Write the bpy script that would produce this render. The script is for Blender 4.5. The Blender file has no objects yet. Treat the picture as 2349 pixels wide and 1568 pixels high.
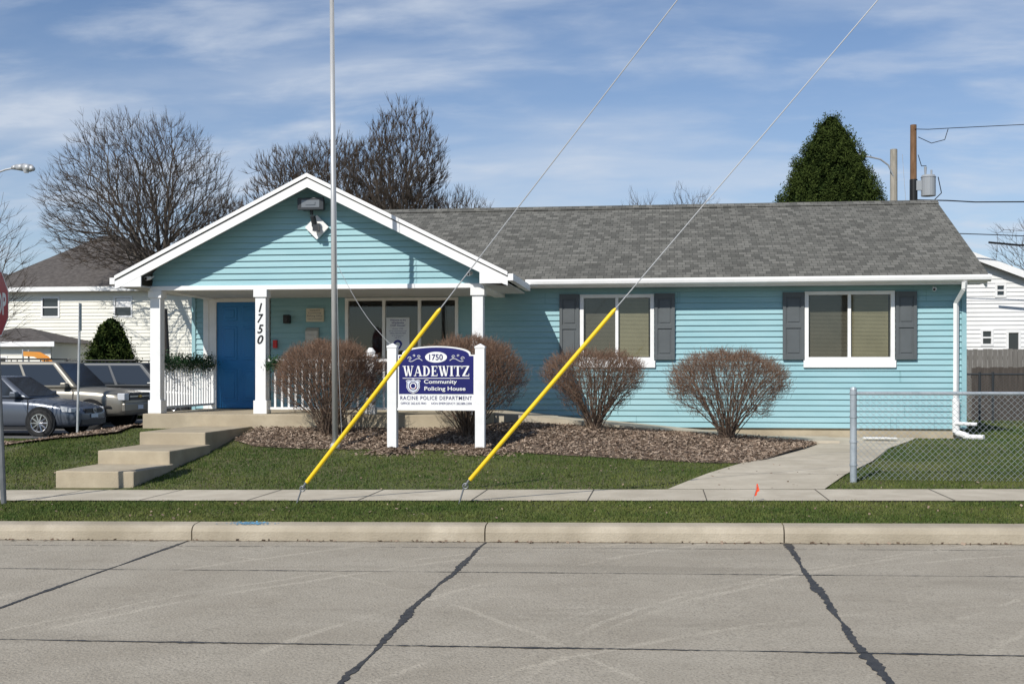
import bpy, math, random
import numpy as np
from mathutils import Vector, Matrix
rnd = random.Random(7); R = np.random.RandomState(7)
scene = bpy.context.scene; COL = scene.collection
rad = math.radians

# ------------------------------------------------------------ materials
def M(name, c1, c2=None, scale=5.0, rough=.7, metal=0.0, bump=0.0, bscale=None, stretch=(1,1,1), spec=.4, tint=False, c3=None, lo=.35, hi=.65, trans=0):
    m = bpy.data.materials.new(name); m.use_nodes = True
    nt = m.node_tree; N = nt.nodes; L = nt.links
    b = N['Principled BSDF']
    b.inputs['Roughness'].default_value = rough; b.inputs['Metallic'].default_value = metal
    b.inputs['Specular IOR Level'].default_value = spec
    c1 = tuple(c1)+(1,); b.inputs['Base Color'].default_value = c1
    tc = N.new('ShaderNodeTexCoord'); mp = N.new('ShaderNodeMapping'); mp.inputs['Scale'].default_value = stretch
    L.new(tc.outputs['Object'], mp.inputs['Vector'])
    col = None
    if c2 is not None:
        c2 = tuple(c2)+(1,)
        rp = N.new('ShaderNodeValToRGB'); rp.color_ramp.elements[0].color = c1; rp.color_ramp.elements[1].color = c2
        rp.color_ramp.elements[0].position = lo; rp.color_ramp.elements[1].position = hi
        if tint:
            at = N.new('ShaderNodeAttribute'); at.attribute_name = 'tint'; L.new(at.outputs['Fac'], rp.inputs['Fac'])
        else:
            no = N.new('ShaderNodeTexNoise'); no.inputs['Scale'].default_value = scale; no.inputs['Detail'].default_value = 7
            no.inputs['Roughness'].default_value = .62
            L.new(mp.outputs['Vector'], no.inputs['Vector']); L.new(no.outputs['Fac'], rp.inputs['Fac'])
        col = rp.outputs['Color']
    if c3 is not None:
        no3 = N.new('ShaderNodeTexNoise'); no3.inputs['Scale'].default_value = .8; no3.inputs['Detail'].default_value = 5
        L.new(tc.outputs['Object'], no3.inputs['Vector'])
        r3 = N.new('ShaderNodeValToRGB'); r3.color_ramp.elements[0].position = .45; r3.color_ramp.elements[1].position = .68
        r3.color_ramp.elements[1].color = (.75,.75,.75,1)
        L.new(no3.outputs['Fac'], r3.inputs['Fac'])
        mx = N.new('ShaderNodeMixRGB'); L.new(r3.outputs['Color'], mx.inputs['Fac']); L.new(col, mx.inputs['Color1'])
        mx.inputs['Color2'].default_value = tuple(c3)+(1,); col = mx.outputs['Color']
    if col is not None: L.new(col, b.inputs['Base Color'])
    if bump:
        nb = N.new('ShaderNodeTexNoise'); nb.inputs['Scale'].default_value = bscale or scale*6; nb.inputs['Detail'].default_value = 6
        L.new(mp.outputs['Vector'], nb.inputs['Vector'])
        bp = N.new('ShaderNodeBump'); bp.inputs['Strength'].default_value = bump; bp.inputs['Distance'].default_value = .01
        L.new(nb.outputs['Fac'], bp.inputs['Height']); L.new(bp.outputs['Normal'], b.inputs['Normal'])
    return m

teal = M('teal_siding',(.25,.435,.475),(.30,.485,.525),scale=1.3,rough=.6,stretch=(.6,1,3),spec=.25)
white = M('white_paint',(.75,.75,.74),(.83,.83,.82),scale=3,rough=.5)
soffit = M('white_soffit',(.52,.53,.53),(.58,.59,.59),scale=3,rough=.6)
blue = M('blue_door_paint',(.018,.17,.42),(.024,.20,.48),scale=2,rough=.4)
slate = M('slate_shutter',(.085,.095,.10),(.10,.112,.118),scale=3,rough=.5)
conc = M('concrete',(.43,.38,.295),(.54,.485,.385),scale=3,rough=.9,bump=.5,bscale=60,c3=(.38,.335,.255))
conc2 = M('step_concrete',(.35,.295,.21),(.46,.395,.285),scale=2.5,rough=.9,bump=.5,bscale=60,c3=(.33,.275,.195))
kerbm = M('kerb_concrete',(.33,.285,.215),(.46,.405,.315),scale=2.2,rough=.9,bump=.6,bscale=50,c3=(.28,.24,.175))
tar = M('tar_sealant',(.028,.028,.03),(.065,.063,.06),scale=14,rough=.6,bump=.4)
jointm = M('joint_dark',(.09,.08,.065),rough=.95)  # plain dark colour for the paving joint strips
soil = M('lawn_soil',(.07,.08,.03),(.13,.115,.055),scale=5,rough=1,c3=(.07,.09,.03),bump=.5,bscale=40)
mulchb = M('mulch_base',(.08,.058,.042),(.18,.135,.10),scale=12,rough=1,bump=1,bscale=60)
asph = M('asphalt',(.11,.11,.11),(.17,.165,.16),scale=2,rough=.9)
steel = M('galvanised_steel',(.38,.39,.40),(.50,.51,.52),scale=5,rough=.45,metal=.3)
darksteel = M('weathered_steel',(.13,.14,.145),(.20,.205,.21),scale=5,rough=.55,metal=.2)
fencem = M('fence_steel',(.28,.32,.35),(.38,.42,.45),scale=8,rough=.5,metal=.25)
alum = M('pole_aluminium',(.40,.40,.39),(.56,.56,.55),scale=4,rough=.35,metal=.3,stretch=(1,1,.2))
wirem = M('steel_cable',(.36,.37,.38),rough=.5,metal=.2)
yellow = M('yellow_plastic',(.80,.52,.012),(.88,.60,.018),scale=3,rough=.4)
black = M('black_plastic',(.015,.015,.016),rough=.4)
dark = M('dark_metal',(.03,.035,.04),rough=.4)
navy = M('navy_sign',(.008,.009,.105),(.010,.011,.13),scale=2,rough=.35)
plaque = M('beige_plaque',(.55,.50,.38),(.62,.56,.44),scale=4,rough=.5)
red = M('red_paint',(.55,.02,.02),rough=.4)
stopred = M('stop_red',(.42,.015,.03),rough=.35)
orange = M('orange_flag',(.8,.08,.02),rough=.5)
paper = M('poster_paper',(.66,.70,.76),rough=.6)
inkb = M('ink_blue',(.02,.03,.22),rough=.5)
greyt = M('grey_ink',(.15,.15,.2),rough=.5)
silver = M('silver_trim',(.6,.6,.6),rough=.25,metal=.9)
blindm = M('tan_blind',(.21,.18,.105),(.25,.215,.13),scale=3,rough=.6)
blindd = M('shaded_blind',(.085,.075,.055),(.11,.095,.07),scale=3,rough=.7)  # darker copy of the tan blind, shade put into the colour
cream = M('cream_siding',(.74,.72,.64),(.80,.785,.70),scale=1,rough=.7)
whiteside = M('white_siding',(.70,.70,.69),(.78,.78,.77),scale=1,rough=.7)
greyroof = M('dark_shingle',(.065,.057,.052),(.115,.103,.095),scale=6,rough=.9)
wood = M('pole_wood',(.13,.07,.035),(.22,.125,.07),scale=4,rough=.9,stretch=(4,4,.6))
wood2 = M('weathered_wood',(.25,.23,.19),(.36,.33,.28),scale=4,rough=.9,stretch=(4,4,.6))
brownf = M('dark_fence_wood',(.05,.042,.036),(.085,.072,.062),scale=3,rough=.9,stretch=(6,6,.6))  # dark brown wood, darkened further to hold the yard's shade
greyf = M('grey_fence_wood',(.12,.112,.10),(.19,.18,.165),scale=3,rough=.9,stretch=(6,6,.6))
bark = M('bark',(.06,.05,.042),(.115,.10,.085),scale=6,rough=.95,stretch=(3,3,.7))
twig = M('twig_bark',(.062,.05,.04),(.10,.08,.065),scale=3,rough=.95,spec=.1)
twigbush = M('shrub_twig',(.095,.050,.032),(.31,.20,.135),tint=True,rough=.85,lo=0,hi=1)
stem = M('shrub_stem',(.13,.09,.065),(.21,.15,.11),scale=8,rough=.9)
grassm = M('grass_blade',(.042,.080,.016),(.155,.165,.048),tint=True,rough=.75,lo=0,hi=1,spec=.15)
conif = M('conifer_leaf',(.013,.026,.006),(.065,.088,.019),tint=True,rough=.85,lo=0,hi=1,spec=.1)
garl = M('garland_needle',(.008,.035,.012),(.03,.09,.03),tint=True,rough=.7,lo=0,hi=1)
chipm = M('wood_chip',(.12,.078,.054),(.50,.40,.31),tint=True,rough=.95,lo=0,hi=1,spec=.1)
rubber = M('tyre_rubber',(.02,.02,.02),rough=.8)
carglass = M('car_glass',(.02,.025,.03),rough=.08,spec=.8)
lampglass = M('lamp_glass',(.55,.57,.6),rough=.1,spec=.8)
paint_blue = M('car_paint_blue',(.115,.13,.16),rough=.25,metal=.4)
paint_tan = M('car_paint_silver',(.25,.235,.20),rough=.3,metal=.4)
paint_grey = M('car_paint_grey',(.075,.08,.085),rough=.3,metal=.4)
grille = M('dark_grille',(.025,.025,.027),rough=.5)
gold = M('gold_emblem',(.6,.4,.08),rough=.3,metal=.6)
spray = M('blue_spray_paint',(.16,.38,.55),rough=.8)
dryt = M('gutter_dirt',(.16,.13,.095),(.26,.22,.165),scale=5,rough=1)

def glassmat():
    m = bpy.data.materials.new('window_glass'); m.use_nodes = True
    N = m.node_tree.nodes; L = m.node_tree.links; N.clear()
    o = N.new('ShaderNodeOutputMaterial'); t = N.new('ShaderNodeBsdfTransparent'); g = N.new('ShaderNodeBsdfGlossy')
    t.inputs['Color'].default_value = (.84,.87,.85,1); g.inputs['Roughness'].default_value = .03
    x = N.new('ShaderNodeMixShader'); x.inputs[0].default_value=.07; L.new(t.outputs[0], x.inputs[1]); L.new(g.outputs[0], x.inputs[2])
    L.new(x.outputs[0], o.inputs['Surface']); return m
glass = glassmat()

def shingle():
    m = M('grey_shingle',(.1,.1,.1),rough=.95,bump=.7,bscale=90,spec=.08)
    N = m.node_tree.nodes; L = m.node_tree.links; b = N['Principled BSDF']
    tc = [n for n in N if n.type=='TEX_COORD'][0]
    mp = N.new('ShaderNodeMapping'); mp.inputs['Scale'].default_value = (1,1.10,0); L.new(tc.outputs['Object'], mp.inputs['Vector'])
    outs = []
    for w,c1,c2,rh in ((.14,(.098,.097,.088),(.182,.178,.160),.128),(.34,(.90,.90,.90),(1.06,1.06,1.06),.128)):
        br = N.new('ShaderNodeTexBrick'); br.inputs['Scale'].default_value = 1; br.inputs['Brick Width'].default_value = w
        br.inputs['Row Height'].default_value = rh; br.inputs['Mortar Size'].default_value = .006 if w<.2 else 0
        br.inputs['Mortar Smooth'].default_value = .3; br.offset = .37
        br.inputs['Color1'].default_value = c1+(1,); br.inputs['Color2'].default_value = c2+(1,); br.inputs['Mortar'].default_value = (.062,.062,.057,1)
        L.new(mp.outputs[0], br.inputs['Vector']); outs.append(br.outputs['Color'])
    mu = N.new('ShaderNodeMixRGB'); mu.blend_type = 'MULTIPLY'; mu.inputs['Fac'].default_value = 1
    L.new(outs[0], mu.inputs['Color1']); L.new(outs[1], mu.inputs['Color2'])
    no = N.new('ShaderNodeTexNoise'); no.inputs['Scale'].default_value = .7; no.inputs['Detail'].default_value = 6; L.new(tc.outputs['Object'], no.inputs['Vector'])
    r = N.new('ShaderNodeValToRGB'); r.color_ramp.elements[0].color = (.96,.96,.96,1); r.color_ramp.elements[1].color = (1.03,1.03,1.03,1)
    r.color_ramp.elements[0].position=.3; r.color_ramp.elements[1].position=.7
    L.new(no.outputs['Fac'], r.inputs['Fac'])
    m2 = N.new('ShaderNodeMixRGB'); m2.blend_type = 'MULTIPLY'; m2.inputs['Fac'].default_value = 1
    L.new(mu.outputs[0], m2.inputs['Color1']); L.new(r.outputs[0], m2.inputs['Color2']); L.new(m2.outputs[0], b.inputs['Base Color'])
    return m
shing = shingle()

def roadmat():
    m = M('road_concrete',(.325,.288,.228),(.41,.37,.30),scale=1.2,rough=.9,bump=.8,bscale=60,stretch=(1,1,1),lo=.3,hi=.7,spec=.2)
    N = m.node_tree.nodes; L = m.node_tree.links; b = N['Principled BSDF']
    src = b.inputs['Base Color'].links[0].from_socket
    tc = [n for n in N if n.type=='TEX_COORD'][0]
    def noise(rot, sc, scale, dist):
        mp = N.new('ShaderNodeMapping'); mp.inputs['Rotation'].default_value = (0,0,rad(rot)); mp.inputs['Scale'].default_value = sc
        L.new(tc.outputs['Object'], mp.inputs['Vector'])
        n = N.new('ShaderNodeTexNoise'); n.inputs['Scale'].default_value = scale; n.inputs['Detail'].default_value = 6; n.inputs['Distortion'].default_value = dist
        n.inputs['Roughness'].default_value=.65
        L.new(mp.outputs[0], n.inputs['Vector']); return n.outputs['Fac']
    def layer(src, fac_in, lo, hi, colr, fac):
        r = N.new('ShaderNodeMapRange'); r.interpolation_type='SMOOTHSTEP'; r.inputs['From Min'].default_value=lo; r.inputs['From Max'].default_value=hi; r.inputs['To Max'].default_value=fac
        L.new(fac_in, r.inputs['Value'])
        x = N.new('ShaderNodeMixRGB'); L.new(r.outputs[0], x.inputs['Fac']); L.new(src, x.inputs['Color1']); x.inputs['Color2'].default_value = colr+(1,)
        return x.outputs[0]
    s = src
    s = layer(s, noise(-62,(.35,1.6,1),.9,.6),.50,.72,(.27,.24,.19),.6)
    def mth(op,a,b=None):
        n=N.new('ShaderNodeMath'); n.operation=op
        for i,v in enumerate((a,b)):
            if v is None: continue
            if isinstance(v,(int,float)): n.inputs[i].default_value=v
            else: L.new(v,n.inputs[i])
        return n.outputs[0]
    wob = noise(0,(1,1,1),.7,.3); edge=noise(0,(1,1,1),16,0)
    for gi,grp in enumerate((((7,3.8,8.0,.05),(7.05,3.7,8.22,.03),(7,3.8,9.6,.045),(7.4,3.6,6.4,.04),(7.3,3.6,6.75,.025)),((4.3,3.0,9.0,.05),(4.4,3.0,9.3,.03),(4.6,2.8,10.6,.045),(5.5,3.2,7.4,.035),(3.6,2.6,5.6,.04)),((9.5,4,7.3,.05),(9.6,4,7.55,.03),(10,3.5,8.3,.035),(-9.4,1.2,10.4,.03),(12,5,8.6,.05)))):
        acc=None
        for (cx,cy,r,w) in grp:
            v=N.new('ShaderNodeVectorMath'); v.operation='DISTANCE'; L.new(tc.outputs['Object'],v.inputs[0]); v.inputs[1].default_value=(cx,cy,0)
            d=mth('ABSOLUTE',mth('ADD',mth('SUBTRACT',v.outputs['Value'],r),mth('MULTIPLY',mth('SUBTRACT',wob,.5),.30)))
            rr=N.new('ShaderNodeMapRange'); rr.interpolation_type='SMOOTHSTEP'; rr.inputs['From Min'].default_value=w; rr.inputs['From Max'].default_value=w*.4; L.new(mth('ADD',d,mth('MULTIPLY',mth('SUBTRACT',edge,.5),.09)),rr.inputs['Value'])
            acc = rr.outputs[0] if acc is None else mth('MAXIMUM',acc,rr.outputs[0])
        msk=noise(30+50*gi,(1,1,1),.75+.2*gi,.3)
        mk=N.new('ShaderNodeMapRange'); mk.interpolation_type='SMOOTHSTEP'; mk.inputs['From Min'].default_value=.40; mk.inputs['From Max'].default_value=.58; L.new(msk,mk.inputs['Value'])
        s = layer(s, mth('MULTIPLY',acc,mk.outputs[0]),0,1,(.51,.46,.37),.50)
    s = layer(s, noise(20,(.9,.9,1),1.3,.6),.655,.67,(.49,.44,.35),.3)
    s = layer(s, noise(0,(1,1,1),70,0),.48,.66,(.185,.165,.135),.8)
    s = layer(s, noise(0,(1,1,1),32,0),.58,.70,(.53,.48,.39),.5)
    s = layer(s, noise(0,(1,1,1),9,.3),.54,.72,(.25,.225,.18),.5)
    L.new(s, b.inputs['Base Color']); return m
roadm = roadmat()

# ------------------------------------------------------------ helpers
def npmesh(name, V, F, mats, tint=None, smooth=False):
    V = np.asarray(V, dtype=np.float32); F = np.asarray(F, dtype=np.int32)
    me = bpy.data.meshes.new(name); me.vertices.add(len(V)); me.vertices.foreach_set('co', V.ravel())
    k = F.shape[1]; me.loops.add(F.size); me.loops.foreach_set('vertex_index', F.ravel())
    me.polygons.add(len(F)); me.polygons.foreach_set('loop_start', np.arange(0, F.size, k, dtype=np.int32))
    me.update(calc_edges=True); me.validate()
    if tint is not None:
        a = me.attributes.new('tint','FLOAT','POINT'); a.data.foreach_set('value', np.asarray(tint,dtype=np.float32))
    for m in mats: me.materials.append(m)
    if smooth: me.polygons.foreach_set('use_smooth', np.ones(len(F),dtype=bool))
    return link(name, me)
def link(name, me):
    ob = bpy.data.objects.new(name, me); COL.objects.link(ob); return ob
def own(ob, parent, world=True):
    if parent is not None:
        ob.parent = parent
        if world: ob.matrix_parent_inverse = Matrix.Translation(-Vector(parent.location)) if parent.type=='EMPTY' else Matrix.Identity(4)
    return ob
def thing(name, label, cat, loc=(0,0,0), group=None):
    e = bpy.data.objects.new(name, None); e.empty_display_size = .3; e.location = loc; COL.objects.link(e)
    e['label'] = label; e['category'] = cat
    if group: e['group'] = group
    return e
def tag(ob, label=None, cat=None, kind=None, group=None):
    if label: ob['label'] = label
    if cat: ob['category'] = cat
    if kind: ob['kind'] = kind
    if group: ob['group'] = group
    return ob

class MB:
    def __init__(s): s.v=[]; s.f=[]; s.m=[]
    def face(s, pts, m=0):
        n=len(s.v); s.v += [tuple(p) for p in pts]; s.f.append(tuple(range(n,n+len(pts)))); s.m.append(m)
    def box(s,x0,x1,y0,y1,z0,z1,m=0):
        n=len(s.v); s.v += [(x0,y0,z0),(x1,y0,z0),(x1,y1,z0),(x0,y1,z0),(x0,y0,z1),(x1,y0,z1),(x1,y1,z1),(x0,y1,z1)]
        for f in ((0,3,2,1),(4,5,6,7),(0,1,5,4),(1,2,6,5),(2,3,7,6),(3,0,4,7)):
            s.f.append(tuple(n+i for i in f)); s.m.append(m)
    def tube(s,p0,p1,r0,r1=None,n=10,m=0,cap=True):
        r1 = r0 if r1 is None else r1
        p0=Vector(p0); p1=Vector(p1); d=(p1-p0).normalized()
        a = d.cross(Vector((0,0,1)) if abs(d.z)<.9 else Vector((1,0,0))).normalized(); b=d.cross(a)
        k=len(s.v)
        for p,r in ((p0,r0),(p1,r1)):
            for i in range(n):
                t=2*math.pi*i/n; s.v.append(tuple(p+a*math.cos(t)*r+b*math.sin(t)*r))
        for i in range(n):
            j=(i+1)%n; s.f.append((k+i,k+j,k+n+j,k+n+i)); s.m.append(m)
        if cap:
            s.f.append(tuple(k+i for i in range(n))[::-1]); s.m.append(m)
            s.f.append(tuple(k+n+i for i in range(n))); s.m.append(m)
    def path(s,pts,r,n=8,m=0):
        for a,b in zip(pts[:-1],pts[1:]): s.tube(a,b,r,r,n,m)
    def prism(s, poly, f0, f1, m=0):  # poly list of 2D; f0,f1 map (u,v)->xyz
        a=[f0(*p) for p in poly]; b=[f1(*p) for p in poly]; n=len(poly)
        s.face(a,m); s.face(b[::-1],m)
        for i in range(n):
            j=(i+1)%n; s.face([a[j],a[i],b[i],b[j]],m)
    def obj(s,name,mats,parent=None,bevel=0,smooth=False,world=True,seg=2):
        me = bpy.data.meshes.new(name); me.from_pydata(s.v,[],s.f)
        for i,m in enumerate(s.m): me.polygons[i].material_index = m
        for m in (mats if isinstance(mats,(list,tuple)) else [mats]): me.materials.append(m)
        if smooth:
            for p in me.polygons: p.use_smooth = True
        me.update(); ob = link(name, me)
        if bevel:
            md = ob.modifiers.new('Bevel','BEVEL'); md.width = bevel; md.segments = seg; md.limit_method='ANGLE'
        return own(ob,parent,world)

def tubes(P0,P1,R0,R1,n=3):
    P0=np.asarray(P0,float); P1=np.asarray(P1,float); R0=np.asarray(R0,float)*np.ones(len(P0)); R1=np.asarray(R1,float)*np.ones(len(P0))
    d=P1-P0; L=np.linalg.norm(d,axis=1,keepdims=True)+1e-9; d=d/L
    up=np.where(np.abs(d[:,2:3])<.9,np.array([[0,0,1.]]),np.array([[1.,0,0]]))
    a=np.cross(d,up); a/=np.linalg.norm(a,axis=1,keepdims=True); b=np.cross(d,a)
    V=[]
    for P,Rr in ((P0,R0),(P1,R1)):
        for i in range(n):
            t=2*math.pi*i/n; V.append(P+(a*math.cos(t)+b*math.sin(t))*Rr[:,None])
    V=np.stack(V,axis=1); K=len(P0); base=(np.arange(K)*2*n)[:,None]
    F=[]
    for i in range(n):
        j=(i+1)%n; F.append(base+np.array([[i,j,n+j,n+i]]))
    F=np.concatenate(F,axis=0)
    return V.reshape(-1,3),F

# ------------------------------------------------------------ terrain
def H(x,y):
    x=np.asarray(x,float); y=np.asarray(y,float)
    A=np.interp(y,[13.8,17,18.6,24,30,45],[.17,.42,.62,.45,.3,0])
    B=np.interp(y,[13.8,20.5,24,30,45],[.17,.38,.4,.3,0])
    C=np.interp(y,[13.8,17,21,26,45],[.17,.28,.2,-.02,-.08])
    w=np.clip((x+2.5)/4,0,1); z=A*(1-w)+B*w
    c=np.clip((-8.7-x)/2.5,0,1); z=z*(1-c)+C*c
    z=np.where(y<13.8,np.interp(y,[10.99,12.6,13.8],[.15,.17,.17]),z)
    z=np.where(y<10.9,0,z)
    return z+.0135*np.clip(x,-14,14)*np.interp(y,[13.8,18],[1,0])
def h(x,y): return float(H(x,y))
def grid(xs,ys,zf):
    X,Y=np.meshgrid(xs,ys); Z=zf(X,Y); V=np.stack([X,Y,Z],-1).reshape(-1,3)
    nx=len(xs); ny=len(ys); i=np.arange(nx-1)[None,:]+nx*np.arange(ny-1)[:,None]; i=i.ravel()
    return V,np.stack([i,i+1,i+nx+1,i+nx],1)
xs=sorted(set([-900,-400,-200,-100,-60,-40,-30,-25]+list(np.round(np.arange(-20,14.01,.5),3))+[-8.7,-11.2,18,25,40,70,120,250,500,900]))
ys=sorted(set([-60,-30,-10,10.6,10.89,10.95,12.6]+list(np.round(np.arange(11,31,.4),3))+[13.8,17,18,18.6,20.5,21,24,26,30,33,37,41,45,60,90,150,300,600,1500]))
V,F=grid(np.array(xs),np.array(ys),lambda X,Y: np.where(Y<10.97,H(X,np.minimum(Y,10.8))-.08,H(X,Y)))
tag(npmesh('ground',V,F,[soil]),kind='structure')
V,F=grid(np.array([-80,-14,14,80.]),np.array([-9,10.83]),lambda X,Y: .0135*np.clip(X,-14,14))
tag(npmesh('road',V,F,[roadm]),kind='structure')

import bmesh
def drape(name,poly,off,mat,step=.4,kind='structure',zf=None,thick=0):
    bm=bmesh.new(); bm.faces.new([bm.verts.new((p[0],p[1],0)) for p in poly])
    X=[p[0] for p in poly]; Y=[p[1] for p in poly]
    def cut(co,no): bmesh.ops.bisect_plane(bm,geom=bm.verts[:]+bm.edges[:]+bm.faces[:],plane_co=co,plane_no=no)
    for x in [v for v in xs if min(X)<v<max(X)]+[]: cut((x,0,0),(1,0,0))
    for y in [v for v in ys if min(Y)<v<max(Y)]: cut((0,y,0),(0,1,0))
    zf = zf or (lambda x,y: h(x,y))
    for v in bm.verts: v.co.z = zf(v.co.x,v.co.y)+off
    bmesh.ops.recalc_face_normals(bm,faces=bm.faces)
    if bm.faces and sum(f.normal.z for f in bm.faces)<0: bmesh.ops.reverse_faces(bm,faces=bm.faces)
    me=bpy.data.meshes.new(name); bm.to_mesh(me); bm.free(); me.materials.append(mat)
    ob=link(name,me)
    if kind: ob['kind']=kind
    return ob
drape('sidewalk',[(-40,12.6),(40,12.6),(40,13.8),(-40,13.8)],.018,conc)
mb=MB()
x=-2.05-1.26*9
while x<16:
    mb.face([(x-.006,12.6,h(x,13)+.022),(x+.006,12.6,h(x,13)+.022),(x+.006,13.8,h(x,13)+.022),(x-.006,13.8,h(x,13)+.022)]); x+=1.26
tag(mb.obj('sidewalk_joints',jointm),kind='structure')
WALK_L=[(0.06,13.79),(.6,15.3),(1.24,16.9),(1.7,17.8),(2.2,19),(2.55,19.7),(2.6,21.3)]
WALK_R=[(4.4,21.3),(4.2,20.6),(3.5,19),(2.92,17),(2.3,15.3),(1.84,13.79)]
drape('garden_path',WALK_L+WALK_R,.022,conc)
mb=MB()
for (a,b) in (((.6,15.3),(2.3,15.3)),((1.24,16.9),(2.92,17)),((1.95,18.4),(3.25,18.3)),((2.55,19.75),(3.85,19.85))):
    mb.face([(a[0],a[1]-.006,h(*a)+.027),(b[0],b[1]-.006,h(*b)+.027),(b[0],b[1]+.006,h(*b)+.027),(a[0],a[1]+.006,h(*a)+.027)])
tag(mb.obj('path_joints',jointm),kind='structure')
SIDEP=[(-22,18.7),(-16,18.9),(-12.9,20.3),(-9.9,22.1),(-9.9,22.9),(-12.9,21.3),(-16,19.9),(-22,19.7)]
drape('side_path',SIDEP,.03,conc)
drape('parking_lot',[(-60,25.6),(-10.2,25.6),(-10.2,40),(-60,40)],.02,asph)
BED=[(-6.58,18.58),(-6.58,17.55),(-6.1,17.15),(-5.4,16.98),(-4.8,16.93),(-3,16.9),(-1.5,16.75),(0,16.55),(.7,16.5),(1.2,16.65),(1.5,17.2),(1.8,17.9),(2.2,18.8),(2.5,19.6),(2.5,19.88),(-2.83,19.88),(-2.83,18.58)]
def bedz(x,y):
    return h(x,y)+.012+.10*max(0,min(1,(y-16.8)/2.2))*max(.15,min(1,(x+4)/2))*min(1,max(0,(2.7-x)/1.2))
drape('mulch_bed',BED,.0,mulchb,zf=bedz)
SBED=[(-12.6,19.9),(-11.3,18.8),(-9.4,18.0),(-8.7,18.0),(-8.7,21.5),(-9.9,21.9),(-11.9,20.6)]
drape('side_mulch_bed',SBED,.05,mulchb)

# kerb with joints
mb=MB()
prof=[(10.8,-.08),(10.8,.085),(10.812,.115),(10.84,.137),(10.88,.147),(11.0,.155),(11.0,-.1)]
cx=[-80,-14,-9.9,-7.19,-4.47,-1.63,1.09,3.81,6.5,9.2,14,80]
for a,b in zip(cx[:-1],cx[1:]):
    a2=a+.006; b2=b-.006; za=.0135*max(-14,min(14,a)); zb=.0135*max(-14,min(14,b))
    A=[(a2,p[0],p[1]+za) for p in prof]; B=[(b2,p[0],p[1]+zb) for p in prof]
    for i in range(len(prof)-1): mb.face([A[i],A[i+1],B[i+1],B[i]][::-1])
    mb.face(A[::-1]); mb.face(B)
kb=tag(mb.obj('kerb',kerbm),kind='structure')
# cracks
def ribbon(mb,p0,p1,w,wob,jag,seed,gap=0,step=.03,zo=.004):
    r=random.Random(seed); p0=Vector(p0); p1=Vector(p1); d=(p1-p0); Ln=d.length; d.normalize(); n=Vector((-d.y,d.x))
    k=int(Ln/step); off=0; pl=None; ww=w
    ph=[r.uniform(0,6.28) for _ in range(4)]
    for i in range(k+1):
        t=i/k*Ln; off=wob*(math.sin(t*1.1+ph[0])+.6*math.sin(t*2.7+ph[1])+.3*math.sin(t*7+ph[2])) + r.uniform(-1,1)*wob*.10
        ww=w*(.8+.3*math.sin(t*3.1+ph[3])+.2*math.sin(t*9+ph[1]))
        a=ww*(1+r.uniform(-jag,jag)); b=ww*(1+r.uniform(-jag,jag))
        c=p0+d*t+n*off; q0=c+n*max(.001,a)*.5; q1=c-n*max(.001,b)*.5
        if pl and r.random()>gap:
            mb.face([(v[0],v[1],.0135*v[0]+zo) for v in (pl[0],q0,q1,pl[1])][::-1])
        pl=(q0,q1)
mb=MB()
ribbon(mb,(-12,10.775),(8,10.775),.045,.0,.9,31,zo=.003,step=.05)
tag(mb.obj('gutter_dirt',dryt),kind='structure')
mb=MB()
ribbon(mb,(-1.63,10.74),(-1.60,2.5),.050,.018,.40,3)
ribbon(mb,(1.09,10.74),(1.12,2.5),.058,.012,.42,4)
ribbon(mb,(-4.47,10.74),(-4.55,2.5),.036,.010,.35,5)
ribbon(mb,(-7.2,10.74),(-7.2,2.5),.04,.02,.5,6)
ribbon(mb,(3.83,10.74),(3.8,2.5),.04,.02,.5,7)
ribbon(mb,(-12,6.62),(8,6.62),.024,.004,.7,8)
ribbon(mb,(-12,9.12),(8,9.12),.014,.003,.6,9)
ribbon(mb,(-12,10.42),(8,10.42),.010,.002,.5,10,gap=.1)
tag(mb.obj('road_cracks',tar),kind='structure')

def scatter(P,size,tints,aspect=1.0,flat=.5,rs=R):
    n=len(P); u=rs.normal(size=(n,3)); u[:,2]*=flat; u/=np.linalg.norm(u,axis=1,keepdims=True)
    w=rs.normal(size=(n,3)); w[:,2]*=flat; w-=u*np.sum(u*w,1,keepdims=True); w/=np.linalg.norm(w,axis=1,keepdims=True)
    s=(np.asarray(size)*np.ones(n))[:,None]
    V=np.stack([P-u*s-w*s*aspect,P+u*s-w*s*aspect,P+u*s+w*s*aspect,P-u*s+w*s*aspect],1).reshape(-1,3)
    F=np.arange(4*n).reshape(n,4); return V,F,np.repeat(tints,4)
k=260; px=R.uniform(-8,5,k); py=10.77-np.abs(R.normal(0,.04,k))
V,F,T=scatter(np.stack([px,py,.0135*px+.012],1),R.uniform(.006,.02,k),R.uniform(0,.5,k),.6,.25)
tag(npmesh('leaf_litter',V,F,[chipm],T),kind='stuff',label='dry leaves lying in the street gutter')
k=240; px=R.normal(-3.93,.10,k); py=R.uniform(10.86,10.98,k)
V,F,T=scatter(np.stack([px,py,.0135*px+np.interp(py,[10.84,10.88,11],[.137,.147,.155])+.003],1),R.uniform(.004,.011,k),np.zeros(k),1,.01)
tag(npmesh('spray_paint_mark',V,F,[spray]),kind='structure')

def inpoly(x,y,poly):
    c=np.zeros(len(x),bool); n=len(poly)
    for i in range(n):
        x1,y1=poly[i]; x2,y2=poly[(i+1)%n]
        if y1==y2: continue
        c ^= ((y1>y)!=(y2>y)) & (x < (x2-x1)*(y-y1)/(y2-y1)+x1)
    return c
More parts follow.
